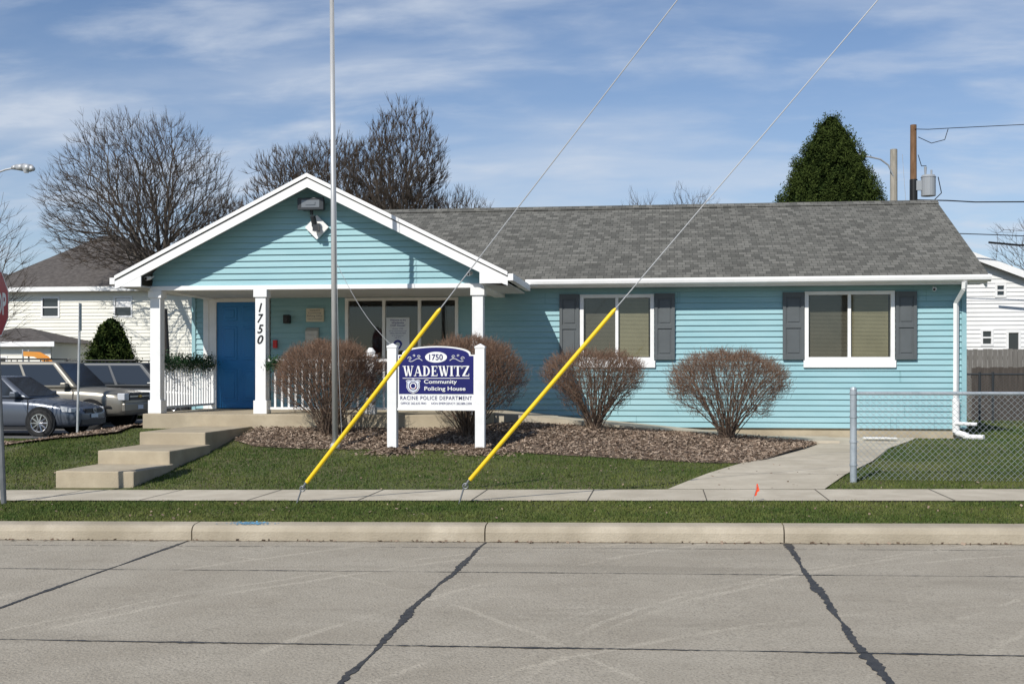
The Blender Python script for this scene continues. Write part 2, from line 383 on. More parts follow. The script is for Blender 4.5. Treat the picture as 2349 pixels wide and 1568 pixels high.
# mulch chips
n=42000; x=R.uniform(-6.6,2.5,n); y=R.uniform(16.4,19.9,n); k=inpoly(x,y,BED); x=x[k]; y=y[k]
z=np.array([bedz(a,b) for a,b in zip(x,y)])+R.uniform(.002,.03,len(x))
tt=np.clip(R.beta(1.2,1.9,len(x)),0,1)
V,F,T=scatter(np.stack([x,y,z],1),R.uniform(.010,.034,len(x)),tt,.28,.45)
tag(npmesh('mulch_chips',V,F,[chipm],T),kind='stuff',label='shredded brown bark mulch in the garden bed')
n=9000; x=R.uniform(-12.6,-8.7,n); y=R.uniform(18,21.9,n); k=inpoly(x,y,SBED); x=x[k]; y=y[k]
V,F,T=scatter(np.stack([x,y,H(x,y)+.06],1),R.uniform(.012,.035,len(x)),R.beta(1.2,1.9,len(x)),.3,.45)
tag(npmesh('side_mulch_chips',V,F,[chipm],T),kind='stuff',label='shredded bark mulch beside the porch')
# grass blades
def vnoise(x,y,s,seed):
    g=np.random.RandomState(seed).rand(64,64); X=x*s+500; Y=y*s+500; i=np.floor(X).astype(int); j=np.floor(Y).astype(int); fx=X-i; fy=Y-j
    fx=fx*fx*(3-2*fx); fy=fy*fy*(3-2*fy)
    G=lambda a,b:g[a%64,b%64]
    return (G(i,j)*(1-fx)+G(i+1,j)*fx)*(1-fy)+(G(i,j+1)*(1-fx)+G(i+1,j+1)*fx)*fy
def blades(n,x0,x1,y0,y1,hh,seed):
    r=np.random.RandomState(seed); x=r.uniform(x0,x1,n); y=r.uniform(y0,y1,n)
    k=~inpoly(x,y,WALK_L+WALK_R) & ~inpoly(x,y,BED) & ~inpoly(x,y,SIDEP) & ~((y>12.6+.03*vnoise(x,y,8,3))&(y<13.8-.04*vnoise(x,y,7,4)))
    k&=~((x>-7.62)&(x<-6.58)&(y>13.8)&(y<18.6)); k&=~((x>-8.7)&(x<2.9)&(y>18.5)&(y<29)); k&=~((x>2.5)&(x<5.4)&(y>21.2))
    k&=~((x<-10.2)&(y>25.6)); k&=~inpoly(x,y,SBED)
    pat=vnoise(x,y,.9,11)*.5+vnoise(x,y,2.6,12)*.3+vnoise(x,y,7,13)*.2
    k&=(r.rand(n)<.5+.9*pat)
    x=x[k]; y=y[k]; pat=pat[k]; m=len(x); z=H(x,y)
    ang=r.uniform(0,math.pi,m); w=r.uniform(.004,.0075,m)*hh; L=r.uniform(.012,.032,m)*hh*(.75+.5*vnoise(x,y,4,14))
    dx=np.cos(ang)*w; dy=np.sin(ang)*w; tx=r.normal(0,.015,m); ty=r.normal(0,.015,m)
    V=np.stack([np.stack([x-dx,y-dy,z-.004],1),np.stack([x+dx,y+dy,z-.004],1),np.stack([x+tx,y+ty,z+L],1)],1).reshape(-1,3)
    t=np.clip(.90-1.15*pat+r.normal(0,.17,m)+(r.rand(m)<.05)*.5,0,1)
    return V,np.arange(3*m).reshape(m,3),np.repeat(t,3)
Vs=[];Fs=[];Ts=[];o=0
for a in ((125000,-9,6,11.0,12.63,1,1),(200000,-10,6.5,13.76,18.6,1.05,2),(30000,2.4,8,18.6,24,1.4,3),(40000,-16,-8.6,13.8,25.6,1.3,4),(22000,5.3,13,18,32,2.0,5)):
    V,F,T=blades(*a); Vs.append(V);Fs.append(F+o);Ts.append(T);o+=len(V)
tag(npmesh('grass',np.concatenate(Vs),np.concatenate(Fs),[grassm],np.concatenate(Ts)),kind='stuff',label='short patchy green lawn grass')
k=380; px=R.uniform(-9,6,k); py=np.where(R.rand(k)<.4,R.uniform(11,12.6,k),R.uniform(13.8,17,k))
V,F,T=scatter(np.stack([px,py,H(px,py)+.025],1),R.uniform(.006,.016,k),R.uniform(.1,.6,k),.7,.4)
tag(npmesh('fallen_leaves',V,F,[chipm],T),kind='stuff',label='scattered tan dead leaves on the lawn')

# ------------------------------------------------------------ siding
def siding(mb,u0,u1,z0,z1,fn,open_=(),row=.1016,lap=.026,lf=None,rf=None,m=0):
    """lapped boards on wall; fn(u,z,d)->xyz with d outward"""
    lf=lf or (lambda z:u0); rf=rf or (lambda z:u1)
    zs=set([z0,z1]); k=0
    while z0+k*row<z1: zs.add(round(z0+k*row,5)); k+=1
    for o in open_: 
        for q in (o[2],o[3]):
            if z0<q<z1: zs.add(q)
    zs=sorted(zs)
    for a,b in zip(zs[:-1],zs[1:]):
        if b-a<1e-4: continue
        ri=math.floor((a-z0)/row+1e-3); fa=(a-z0)/row-ri; fb=(b-z0)/row-ri
        da=lap*(1-max(0,fa)); db=lap*(1-min(1,fb)); mid=(a+b)/2
        cuts=sorted([(o[0],o[1]) for o in open_ if o[2]<mid<o[3]])
        segs=[]; cur=None
        L0,L1=lf(a),lf(b); R0,R1=rf(a),rf(b); left=(L0,L1)
        for c in cuts: segs.append((left,(c[0],c[0]))); left=(c[1],c[1])
        segs.append((left,(R0,R1)))
        for (l0,l1),(r0,r1) in segs:
            if r0-l0<1e-4: continue
            r1=max(r1,l1)
            mb.face([fn(l0,a,da),fn(r0,a,da),fn(r1,b,db),fn(l1,b,db)],m)
            if fa<.01: mb.face([fn(l0,a,-.01),fn(r0,a,-.01),fn(r0,a,da),fn(l0,a,da)],m)

# ------------------------------------------------------------ the teal house
house=thing('house','single storey teal clapboard house with white gabled front porch','house',(-1.8,24.8,.4))
YW=21.4; FL=.86
W1=(-1.48,-.14,1.63,2.956); W2=(2.51,4.06,1.63,2.98); PW=(-5.86,-3.72,1.55,2.93); DR=(-8.61,-7.30,.80,2.98)
mb=MB(); front=lambda u,z,d:(u,YW-d,z)
siding(mb,-8.8,5.23,.56,3.12,front,[W1,W2,PW,DR])
for X0,sg in ((5.23,1),(-8.8,-1)):
    g=lambda u,z,d:(X0+sg*d,u,z)
    sl=.465; lf=lambda z: YW if z<3.1 else min(24.8,YW+(z-3.1)/sl); rf=lambda z: 28.2 if z<3.1 else max(24.8,28.2-(z-3.1)/sl)
    siding(mb,YW,28.2,.56,4.65,g,lf=lf,rf=rf)
siding(mb,-8.8,5.23,.56,3.12,lambda u,z,d:(u,28.2+d,z))
rs_=random.Random(9)
for k in range(26):   # vertical butt seams between vinyl lengths
    xx=rs_.uniform(-2.6,5.0); zz=.56+.2032*rs_.randint(0,11)
    if any(w[0]-.4<xx<w[1]+.4 and zz<w[3] and zz+.2>w[2] for w in (W1,W2)): continue
    mb.face([(xx,YW-.028,zz+.004),(xx+.006,YW-.028,zz+.004),(xx+.006,YW-.004,zz+.095),(xx,YW-.004,zz+.095)],1)
    mb.face([(xx,YW-.028,zz+.106),(xx+.006,YW-.028,zz+.106),(xx+.006,YW-.004,zz+.197),(xx,YW-.004,zz+.197)],1)
mb.obj('wall',[teal,M('seam_dark',(.12,.25,.27),rough=.8)],house)  # second colour is a darker teal for the thin seam lines
for a,b in ((5.19,5.27),(-8.84,-8.77)):
    mb=MB(); mb.box(a,b,21.36,21.46,.56,3.1); mb.obj('corner_board',teal,house)
mb=MB(); mb.box(-8.75,5.18,21.42,28.15,.1,.565); mb.obj('foundation',conc2,house)
mb=MB()
mb.box(-8.75,5.2,21.50,28.15,.6,.62); mb.box(-8.75,5.2,21.50,28.15,3.0,3.02); mb.box(-2.9,-2.8,21.5,28,.6,3.0); mb.box(-8.7,5.1,24,24.1,.6,3.0)
mb.obj('interior_wall',M('interior',(.06,.055,.05),rough=.9),house)
# main roof
mb=MB()
EY,EZ,RY,RZ=20.98,3.235,24.8,5.02
def roofpoly(x0,x1):
    mb.prism([(EY,EZ),(RY,RZ),(28.62,EZ),(28.62,EZ-.09),(RY,RZ-.1),(EY,EZ-.09)],lambda u,v:(x0,u,v),lambda u,v:(x1,u,v))
roofpoly(-8.93,5.53)
mb.prism([(24.6,4.945),(24.8,5.045),(25.0,4.945)],lambda u,v:(-8.9,u,v),lambda u,v:(5.54,u,v))
rf=mb.obj('roof',shing,house)
mb=MB(); mb.tube((-3.9,26.2,4.3),(-3.9,26.2,5.12),.05,.05,12); own(mb.obj('vent_pipe',steel),rf,False)
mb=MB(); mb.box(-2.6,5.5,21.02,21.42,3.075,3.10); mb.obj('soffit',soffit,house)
mb=MB(); mb.box(-2.5,5.52,20.985,21.01,3.06,3.14); mb.obj('fascia',white,house)
for x0 in (5.50,-8.95):
    mb=MB(); mb.prism([(EY+.03,EZ-.10),(RY,RZ-.11),(28.5,EZ-.10),(28.5,EZ-.24),(RY,RZ-.27),(EY+.03,EZ-.24)],lambda u,v:(x0,u,v),lambda u,v:(x0+.025,u,v)); mb.obj('fascia',white,house)
# gutter
mb=MB()
gp=[(20.98,3.195),(20.98,3.09),(20.93,3.085),(20.875,3.12),(20.865,3.165),(20.868,3.205),(20.88,3.20),(20.885,3.13),(20.97,3.10)]
mb.prism(gp,lambda u,v:(-2.42,u,v-.004),lambda u,v:(5.56,u,v+.006))
gut=mb.obj('gutter',white,house)
mb=MB(); 
dsx=5.10
pts=[(dsx+.03,20.92,3.09),(dsx+.03,20.95,2.98),(dsx-.02,21.30,2.76),(dsx-.02,21.32,1.05),(dsx-.02,21.32,.72)]
for a,b in zip(pts[:-1],pts[1:]): mb.tube(a,b,.047,.047,4)
mb.tube((dsx-.02,21.32,1.08),(dsx-.02,21.32,.50),.062,.062,12)
mb.tube((dsx-.02,21.32,.50),(dsx+.16,21.22,.44),.055,.055,10); mb.tube((dsx-.05,21.27,.66),(dsx+.3,21.2,.65),.03,.03,8)
mb.tube((dsx+.1,21.25,.43),(dsx+.38,21.05,.43),.045,.045,8)
mb.obj('downspout',white,house)
mb=MB(); mb.box(3.35,3.9,20.3,20.45,.44,.455); mb.box(3.4,3.8,20.5,20.6,.44,.452)
tag(mb.obj('splash_board',whiteside),label='flat white boards lying on the path beside the wall',cat='board')
# gable porch roof
PX,PZ,SL=-5.69,4.75,.497; GL,GR=-8.96,-2.42
def gz(x): return PZ-SL*abs(x-PX)
mb=MB()
for (xa,xb) in ((GL,PX),(PX,GR)):
    mb.prism([(xa,gz(xa)),(xb,gz(xb)),(xb,gz(xb)-.07),(xa,gz(xa)-.07)],lambda u,v:(u,18.44,v),lambda u,v:(u,24.2,v))
mb.obj('porch_roof',shing,house)
for s in (-1,1):
    mb=MB()
    xe=GL if s<0 else GR
    q=[(xe,gz(xe)-.005),(PX,PZ-.005),(PX,PZ-.215),(xe+(-s)*.06,gz(xe+(-s)*.06)-.215+0.0),(xe,gz(xe)-.20)]
    mb.prism(q,lambda u,v:(u,18.445,v),lambda u,v:(u,18.48,v))
    q=[(xe,gz(xe)+.012),(PX,PZ+.012),(PX,PZ-.05),(xe,gz(xe)-.05)]
    mb.prism(q,lambda u,v:(u,18.42,v),lambda u,v:(u,18.444,v))
    x0,x1=(xe,xe+.45) if s<0 else (xe-.45,xe)
    q=[(x0,gz(x0)-.19),(x1,gz(x1)-.21),(x1,2.955),(x0,2.955)]
    mb.prism(q,lambda u,v:(u,18.448,v),lambda u,v:(u,18.479,v))
    xg=xe-.09 if s<0 else xe
    mb.box(xg,xg+.09,18.44,20.9,gz(xe)-.13,gz(xe)-.02)
    mb.obj('rake_board',white,house,bevel=.004)
mb=MB()
for (xa,xb) in ((GL+.02,PX),(PX,GR-.02)):
    mb.prism([(xa,gz(xa)-.075),(xb,gz(xb)-.075),(xb,gz(xb)-.095),(xa,gz(xa)-.095)],lambda u,v:(u,18.482,v),lambda u,v:(u,20.9,v))
mb.box(GL+.02,-8.5,18.482,20.9,2.955,2.975); mb.box(-2.87,GR-.02,18.482,20.95,2.955,2.975)
mb.box(-8.5,-2.87,19.02,21.38,2.94,2.96)
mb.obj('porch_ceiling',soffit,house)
mb=MB(); YG=18.89
lf=lambda z: max(-8.5,PX-(PZ-.10-z)/SL); rf2=lambda z: min(-2.87,PX+(PZ-.10-z)/SL)
siding(mb,-8.5,-2.87,2.99,4.62,lambda u,z,d:(u,YG-d,z),lf=lf,rf=rf2,row=.1016)
mb.box(-8.5,-2.87,YG+.02,YG+.05,2.99,3.08)
for X0,sg in ((-8.5,-1),(-2.87,1)):
    siding(mb,YG,21.38,2.99,3.09,lambda u,z,d:(X0+sg*d,u,z))
mb.obj('gable',teal,house)
mb=MB(); mb.box(-8.53,-2.85,18.82,19.02,2.915,2.988); mb.box(-8.53,-8.33,19.02,21.38,2.915,2.985); mb.box(-3.05,-2.85,19.02,21.38,2.915,2.985)
mb.obj('porch_beam',white,house,bevel=.004)
posts=[]
for x0,x1 in ((-8.53,-8.33),(-6.70,-6.50),(-3.06,-2.86)):
    mb=MB(); mb.box(x0+.01,x1-.01,18.82,19.0,FL,2.915); mb.box(x0-.015,x1+.015,18.795,19.025,FL,FL+.22); mb.box(x0-.015,x1+.015,18.795,19.025,2.79,2.912)
    posts.append(mb.obj('porch_post',white,house,bevel=.006))
mb=MB(); mb.box(-8.55,-2.84,18.6,21.42,.3,FL-.001); mb.obj('porch_floor',conc2,house,bevel=.012)
mb=MB()
mb.box(-7.6,-6.56,14.02,15.25,-.1,.305); mb.box(-7.63,-6.60,15.2,16.65,0,.483); mb.box(-7.68,-6.66,16.6,18.6,.1,.664)
st=mb.obj('steps',conc2,house,bevel=.015)
# ramp
mb=MB()
rz=lambda x:max(.42,.86-.095*(x+2.85))
xr=[-2.84,1.78,2.9]
for a,b in zip(xr[:-1],xr[1:]):
    mb.prism([(a,rz(a)),(b,rz(b)),(b,.1),(a,.1)],lambda u,v:(u,19.89,v),lambda u,v:(u,21.36,v))
mb.obj('ramp',conc,house)
# door
mb=MB(); mb.box(-8.36,-7.45,21.40,21.45,FL+.01,2.87)
for (a,b) in ((-8.25,-7.96),(-7.85,-7.56)):
    for c,d in ((FL+.15,FL+.75),(FL+.92,FL+1.55),(FL+1.66,FL+1.92)):
        mb.box(a,b,21.388,21.402,c,d); mb.box(a+.05,b-.05,21.378,21.39,c+.05,d-.05)
door=mb.obj('door',blue,house,bevel=.006)
mb=MB(); mb.tube((-7.53,21.39,1.85),(-7.53,21.33,1.85),.018); mb.tube((-7.53,21.335,1.85),(-7.53,21.30,1.85),.032,.028,12); mb.box(-7.56,-7.50,21.37,21.378,1.78,2.04)
hd=mb.obj('handle',silver); own(hd,door,False)
mb=MB(); mb.box(-8.61,-8.36,21.355,21.44,FL,2.97); mb.box(-7.45,-7.32,21.355,21.44,FL,2.97); mb.box(-8.36,-7.45,21.357,21.44,2.87,2.968)
mb.box(-8.53,-8.50,21.345,21.355,FL,2.9)
fr=mb.obj('door_frame',white); own(fr,door,False)
# windows
def window(W,n,blinds,sillh=.0,grid_=False,trim=.07):
    x0,x1,z0,z1=W; mb=MB(); a,b=x0+trim,x1-trim; w=(b-a)/n
    for i in range(n): mb.face([(a+i*w,21.405,z0+sillh+trim*.6),(a+(i+1)*w,21.405,z0+sillh+trim*.6),(a+(i+1)*w,21.405,z1-trim*.6),(a+i*w,21.405,z1-trim*.6)])
    win=mb.obj('window',glass,house)
    mb=MB(); y0,y1=21.355,21.45
    zb=z0+sillh
    mb.box(x0,a,y0,y1,zb,z1); mb.box(b,x1,y0,y1,zb,z1); mb.box(a,b,y0+.002,y1,z1-trim*.9,z1-.001)
    mb.box(a,b,y0+.002,y1,zb,zb+trim*.8)
    for i in range(1,n): mb.box(a+i*w-.028,a+i*w+.028,y0+.02,y1,zb+trim*.8,z1-trim*.9)
    f=mb.obj('frame',white,None,bevel=.004); own(f,win,False)
    if sillh:
        mb=MB(); mb.box(x0-.02,x1+.02,21.34,21.44,z0,zb-.001); f=mb.obj('sill',white,None,bevel=.004); own(f,win,False)
    for i in blinds:
        mb=MB(); z=zb+trim
        while z<z1-trim:
            mb.face([(a+i*w+.03,21.435,z),(a+(i+1)*w-.03,21.435,z),(a+(i+1)*w-.03,21.445,z+.0215),(a+i*w+.03,21.445,z+.0215)]); z+=.024
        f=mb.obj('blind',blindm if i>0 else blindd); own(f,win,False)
    return win
window(W1,2,[0,1],.13); window(W2,2,[0,1],.13); window(PW,3,[],.0,trim=.06)
for (a,b) in ((-1.85,-1.49),(-.13,.23),(2.13,2.50),(4.07,4.43)):
    mb=MB(); z0,z1=1.77,2.965; y0=21.33
    mb.box(a,b,y0+.018,21.385,z0,z1); mb.box(a,a+.055,y0,y0+.019,z0,z1); mb.box(b-.055,b,y0,y0+.019,z0,z1)
    for c,d in ((z0,z0+.09),(2.33,2.41),(z1-.09,z1)): mb.box(a+.055,b-.055,y0,y0+.019,c,d)
    for c,d in ((z0+.12,2.30),(2.44,z1-.12)): mb.box(a+.085,b-.085,y0+.008,y0+.019,c,d)
    mb.obj('shutter',slate,house,bevel=.003)
# railings
def rail_front(x0,x1,name='railing'):
    mb=MB(); mb.box(x0,x1,18.87,18.94,1.72,1.765); mb.box(x0,x1,18.88,18.93,FL+.07,FL+.11)
    n=int((x1-x0)/.115)
    for i in range(1,n): 
        xx=x0+(x1-x0)*i/n; mb.box(xx-.016,xx+.016,18.89,18.922,FL+.11,1.72)
    mb.obj(name,white,house)
rail_front(-6.49,-4.85); rail_front(-4.65,-3.07)
mb=MB(); y0,y1=19.0,21.36
mb.box(-8.47,-8.40,y0,y1,1.66,1.705); mb.box(-8.46,-8.41,y0,y1,FL+.07,FL+.11)
n=20
for i in range(1,n): yy=y0+(y1-y0)*i/n; mb.box(-8.45,-8.418,yy-.016,yy+.016,FL+.11,1.66)
mb.obj('railing',white,house)
mb=MB(); mb.box(-4.82,-4.68,18.83,18.97,FL,1.80); mb.box(-4.85,-4.65,18.80,19.0,1.80,1.84); mb.box(-4.84,-4.66,18.81,18.99,FL,FL+.12); mb.tube((-4.75,18.9,1.84),(-4.75,18.9,1.88),.06,.085,12); mb.tube((-4.75,18.9,1.88),(-4.75,18.9,1.95),.085,.03,12)
mb.obj('newel_post',white,house,bevel=.006)
# gable floodlight and diamond plate
fl=MB(); fl.box(-5.86,-5.50,18.62,18.82,4.20,4.38); fl.box(-5.90,-5.46,18.60,18.64,4.19,4.39)
fl.tube((-5.69,18.7,4.2),(-5.69,18.7,4.12),.03); f=fl.obj('floodlight',dark,house,bevel=.01)
l=MB(); l.face([(-5.83,18.596,4.23),(-5.53,18.596,4.23),(-5.53,18.596,4.35),(-5.83,18.596,4.35)]); l.box(-5.76,-5.60,18.585,18.594,4.27,4.32)
own(l.obj('lamp_lens',M('lamp_lens_glass',(.16,.17,.18),rough=.1,spec=.8)),f,False)
d=MB(); s=.2; c=(-5.63,3.93)
d.prism([(c[0],c[1]-s),(c[0]+s,c[1]),(c[0],c[1]+s),(c[0]-s,c[1])],lambda u,v:(u,18.79,v),lambda u,v:(u,18.83,v)); f=d.obj('mounting_plate',white,house)
d=MB(); d.tube((c[0],18.79,c[1]+.02),(c[0],18.66,c[1]+.02),.05,.05,12); d.tube((c[0],18.7,c[1]+.0),(c[0]-.02,18.62,c[1]+.16),.045,.045,12); d.box(c[0]-.02,c[0]+.07,18.62,18.74,c[1]-.08,c[1]+.02)
own(d.obj('lamp_bracket',dark),f,False)
for (x,y,z) in ((-8.47,18.72,3.12),(-3.05,18.72,3.14),(4.70,21.2,3.0)):
    d=MB(); d.tube((x,y,z),(x-.03,y-.10,z-.02),.032,.032,12); d.tube((x,y,z),(x,y+.13,z+.03),.015); f=d.obj('security_camera',white,house)
    d=MB(); d.tube((x-.031,y-.101,z-.021),(x-.033,y-.106,z-.022),.022,.022,12); own(d.obj('camera_lens',black),f,False)

# ------------------------------------------------------------ lettering
def glyph(body,w,ht,shear=0,bold=0,spacing=1):
    cu=bpy.data.curves.new('lettering','FONT'); cu.body=body; cu.size=1; cu.offset=bold; cu.shear=shear; cu.space_character=spacing; cu.fill_mode='FRONT'; cu.resolution_u=4
    ob=bpy.data.objects.new('tmp',cu); COL.objects.link(ob)
    dg=bpy.context.evaluated_depsgraph_get(); dg.update(); me=bpy.data.meshes.new_from_object(ob.evaluated_get(dg))
    P=np.array([v.co[:2] for v in me.vertices]); F=[tuple(p.vertices) for p in me.polygons]
    bpy.data.objects.remove(ob); bpy.data.meshes.remove(me)
    lo=P.min(0); hi=P.max(0); P=(P-(lo+hi)/2)/(hi-lo)
    return P*np.array([w,ht]),F
def lettering(body,cen,w,ht,mat,parent,shear=0,bold=0,ux=(1,0,0),uz=(0,0,1),local=True,spacing=1,name='lettering'):
    P,F=glyph(body,w,ht,shear,bold,spacing); ux=np.array(ux); uz=np.array(uz)
    V=np.array(cen)+P[:,:1]*ux+P[:,1:]*uz
    me=bpy.data.meshes.new(name); me.from_pydata(V.tolist(),[],F); me.materials.append(mat); me.update(); ob=link(name,me)
    return own(ob,parent,parent.type=='EMPTY')
for ch,z in zip('1750',(2.62,2.44,2.265,2.09)):
    lettering(ch,(-6.60,18.812,z),.105 if ch!='1' else .06,.145,black,posts[1],shear=.28,bold=.015,name='house_number')
# things on the porch wall
pl=MB(); pl.box(-6.60,-6.26,21.34,21.375,2.49,2.74); f=pl.obj('wall_plaque',plaque,house,bevel=.004)
lettering('WADEWITZ',(-6.43,21.335,2.70),.20,.028,greyt,f); lettering('Community',(-6.43,21.335,2.65),.25,.04,greyt,f); lettering('Policing Office',(-6.43,21.335,2.595),.29,.04,greyt,f); lettering('1750 16TH STREET',(-6.43,21.335,2.54),.27,.022,greyt,f)
pl=MB(); pl.box(-6.60,-6.36,21.28,21.375,2.06,2.32); pl.prism([(21.28,2.32),(21.375,2.32),(21.375,2.38)],lambda u,v:(-6.60,u,v),lambda u,v:(-6.36,u,v)); pl.box(-6.585,-6.375,21.27,21.28,2.08,2.24); pl.obj('mailbox',M('mailbox_grey',(.5,.49,.46),rough=.5),house,bevel=.006)
pl=MB(); pl.box(-7.02,-6.90,21.25,21.375,2.46,2.62); pl.box(-7.0,-6.92,21.23,21.25,2.48,2.58); pl.obj('wall_lantern',black,house,bevel=.01)
pl=MB(); pl.box(-7.235,-7.16,21.31,21.375,2.0,2.15); pl.obj('red_box',red,house,bevel=.006)
# window poster
ps=MB(); ps.face([(-5.08,21.39,1.95),(-4.64,21.39,1.95),(-4.64,21.39,2.56),(-5.08,21.39,2.56)]); f=ps.obj('poster',paper,house)
cx=-4.86
for s,z,w,hh in (('Welcome to the',2.515,.30,.032),('Wadewitz',2.465,.24,.034),('COP House!',2.415,.28,.034),('Hours: 1750',2.355,.20,.02),('For an appointment call',2.31,.33,.02),('Office 262.635.7843',2.27,.30,.02),('In an emergency',2.225,.22,.02),('call 911',2.19,.12,.02)):
    lettering(s,(cx,21.387,z),w,hh,inkb,f,bold=.01)
bd=MB(); bd.face([(cx+.085*math.cos(t)*(1 if math.sin(t)>-.2 else .8),21.386,2.06+.09*math.sin(t)) for t in np.linspace(0,2*math.pi,16)[:-1]]); b2=bd.obj('badge',inkb); own(b2,f,False)
bd=MB(); bd.face([(cx+.045*math.cos(t),21.384,2.06+.045*math.sin(t)) for t in np.linspace(0,2*math.pi,16)[:-1]]); b2=bd.obj('badge_centre',paper); own(b2,f,False)
# garland
def leafcloud(name,P,size,mat,tint,parent=None,aspect=.5,flat=1,rs=R):
    V,F,T=scatter(P,size,tint,aspect,flat,rs); return own(npmesh(name,V,F,[mat],T),parent)
P=[]
for i in range(5500):
    t=rnd.random(); c=Vector((-8.43,19.0+2.3*t,1.74-.05*math.sin(t*9.4)**2)); P.append(c+Vector([rnd.gauss(0,.07) for _ in range(3)]))
P=np.array(P); g=leafcloud('garland',P,R.uniform(.008,.024,len(P)),garl,R.rand(len(P)),aspect=.3); tag(g,label='dark green artificial evergreen garland draped on the porch railing',cat='garland')
P=[]
for i in range(900):
    P.append(Vector((-6.44+rnd.random()*.14,18.85,1.68))+Vector([rnd.gauss(0,.06) for _ in range(3)]))
P=np.array(P); g=leafcloud('garland',P,R.uniform(.008,.024,len(P)),garl,R.rand(len(P)),aspect=.3); tag(g,label='bunch of green garland hanging beside the porch post',cat='garland')

# ------------------------------------------------------------ yard sign
sy=16.7
sign=thing('yard_sign','navy and white arched community policing house sign between white posts','sign',(-3.22,sy,.40))
for x,zt in ((-3.87,1.95),(-2.585,1.94)):
    mb=MB(); mb.box(x-.068,x+.068,sy-.068,sy+.068,.2,zt-.05); q=.068
    mb.box(x-.075,x+.075,sy-.075,sy+.075,zt-.05,zt-.02); n=len(mb.v); mb.v+=[(x-q,sy-q,zt-.02),(x+q,sy-q,zt-.02),(x+q,sy+q,zt-.02),(x-q,sy+q,zt-.02),(x,sy,zt+.02)]
    for f in ((0,1,4),(1,2,4),(2,3,4),(3,0,4)): mb.f.append(tuple(n+i for i in f)); mb.m.append(0)
    mb.obj('post',white,sign,bevel=.004)
SC=-3.225
def signpoly(hw,zb,zs,zt,aw,n=20):
    p=[(SC-hw,zb),(SC+hw,zb),(SC+hw,zs),(SC+aw,zs)]
    for i in range(n+1):
        t=math.pi*i/n; p.append((SC+aw*math.cos(t),zs+.012+(zt-zs-.012)*math.sin(t)**.9))
    p+= [(SC-aw,zs),(SC-hw,zs)]
    return p
mb=MB(); mb.prism(signpoly(.565,1.02,1.80,1.925,.50),lambda u,v:(u,sy-.03,v),lambda u,v:(u,sy+.03,v)); mb.box(SC-.575,SC+.575,sy-.045,sy+.045,1.0,1.03)
panel=mb.obj('panel',white,sign)
mb=MB(); mb.prism(signpoly(.545,1.235,1.782,1.905,.48),lambda u,v:(u,sy-.034,v),lambda u,v:(u,sy-.02,v)); own(mb.obj('blue_face',navy),panel,False)
Yt=sy-.038
mb=MB(); mb.face([(SC+.16*math.cos(t),Yt,1.765+.078*math.sin(t)) for t in np.linspace(0,2*math.pi,33)[:-1]])
mb.box(SC-.49,SC+.49,Yt-.001,Yt+.003,1.458,1.466)
# scroll ornaments
for s in (-1,1):
    pts=[]
    for i in range(18):
        t=i/17; pts.append((SC+s*(.20+.20*t),1.715+.025*math.sin(t*5.5)+.015*t))
    for (cx_,cz_,r0) in ((SC+s*.385,1.745,.030),(SC+s*.25,1.770,.026),(SC+s*.32,1.785,.018)):
        sp=[(cx_+s*r0*(1-i/16)*math.cos(i*.55),cz_+r0*(1-i/16)*math.sin(i*.55)) for i in range(14)]
        for a,b in zip(sp[:-1],sp[1:]): mb.tube((a[0],Yt,a[1]),(b[0],Yt,b[1]),.004,.004,5)
    for a,b in zip(pts[:-1],pts[1:]): mb.tube((a[0],Yt,a[1]),(b[0],Yt,b[1]),.0045,.0045,5)
own(mb.obj('ornament',white),panel,False)
lettering('1750',(SC,Yt-.004,1.765),.20,.085,navy,panel,bold=.015)
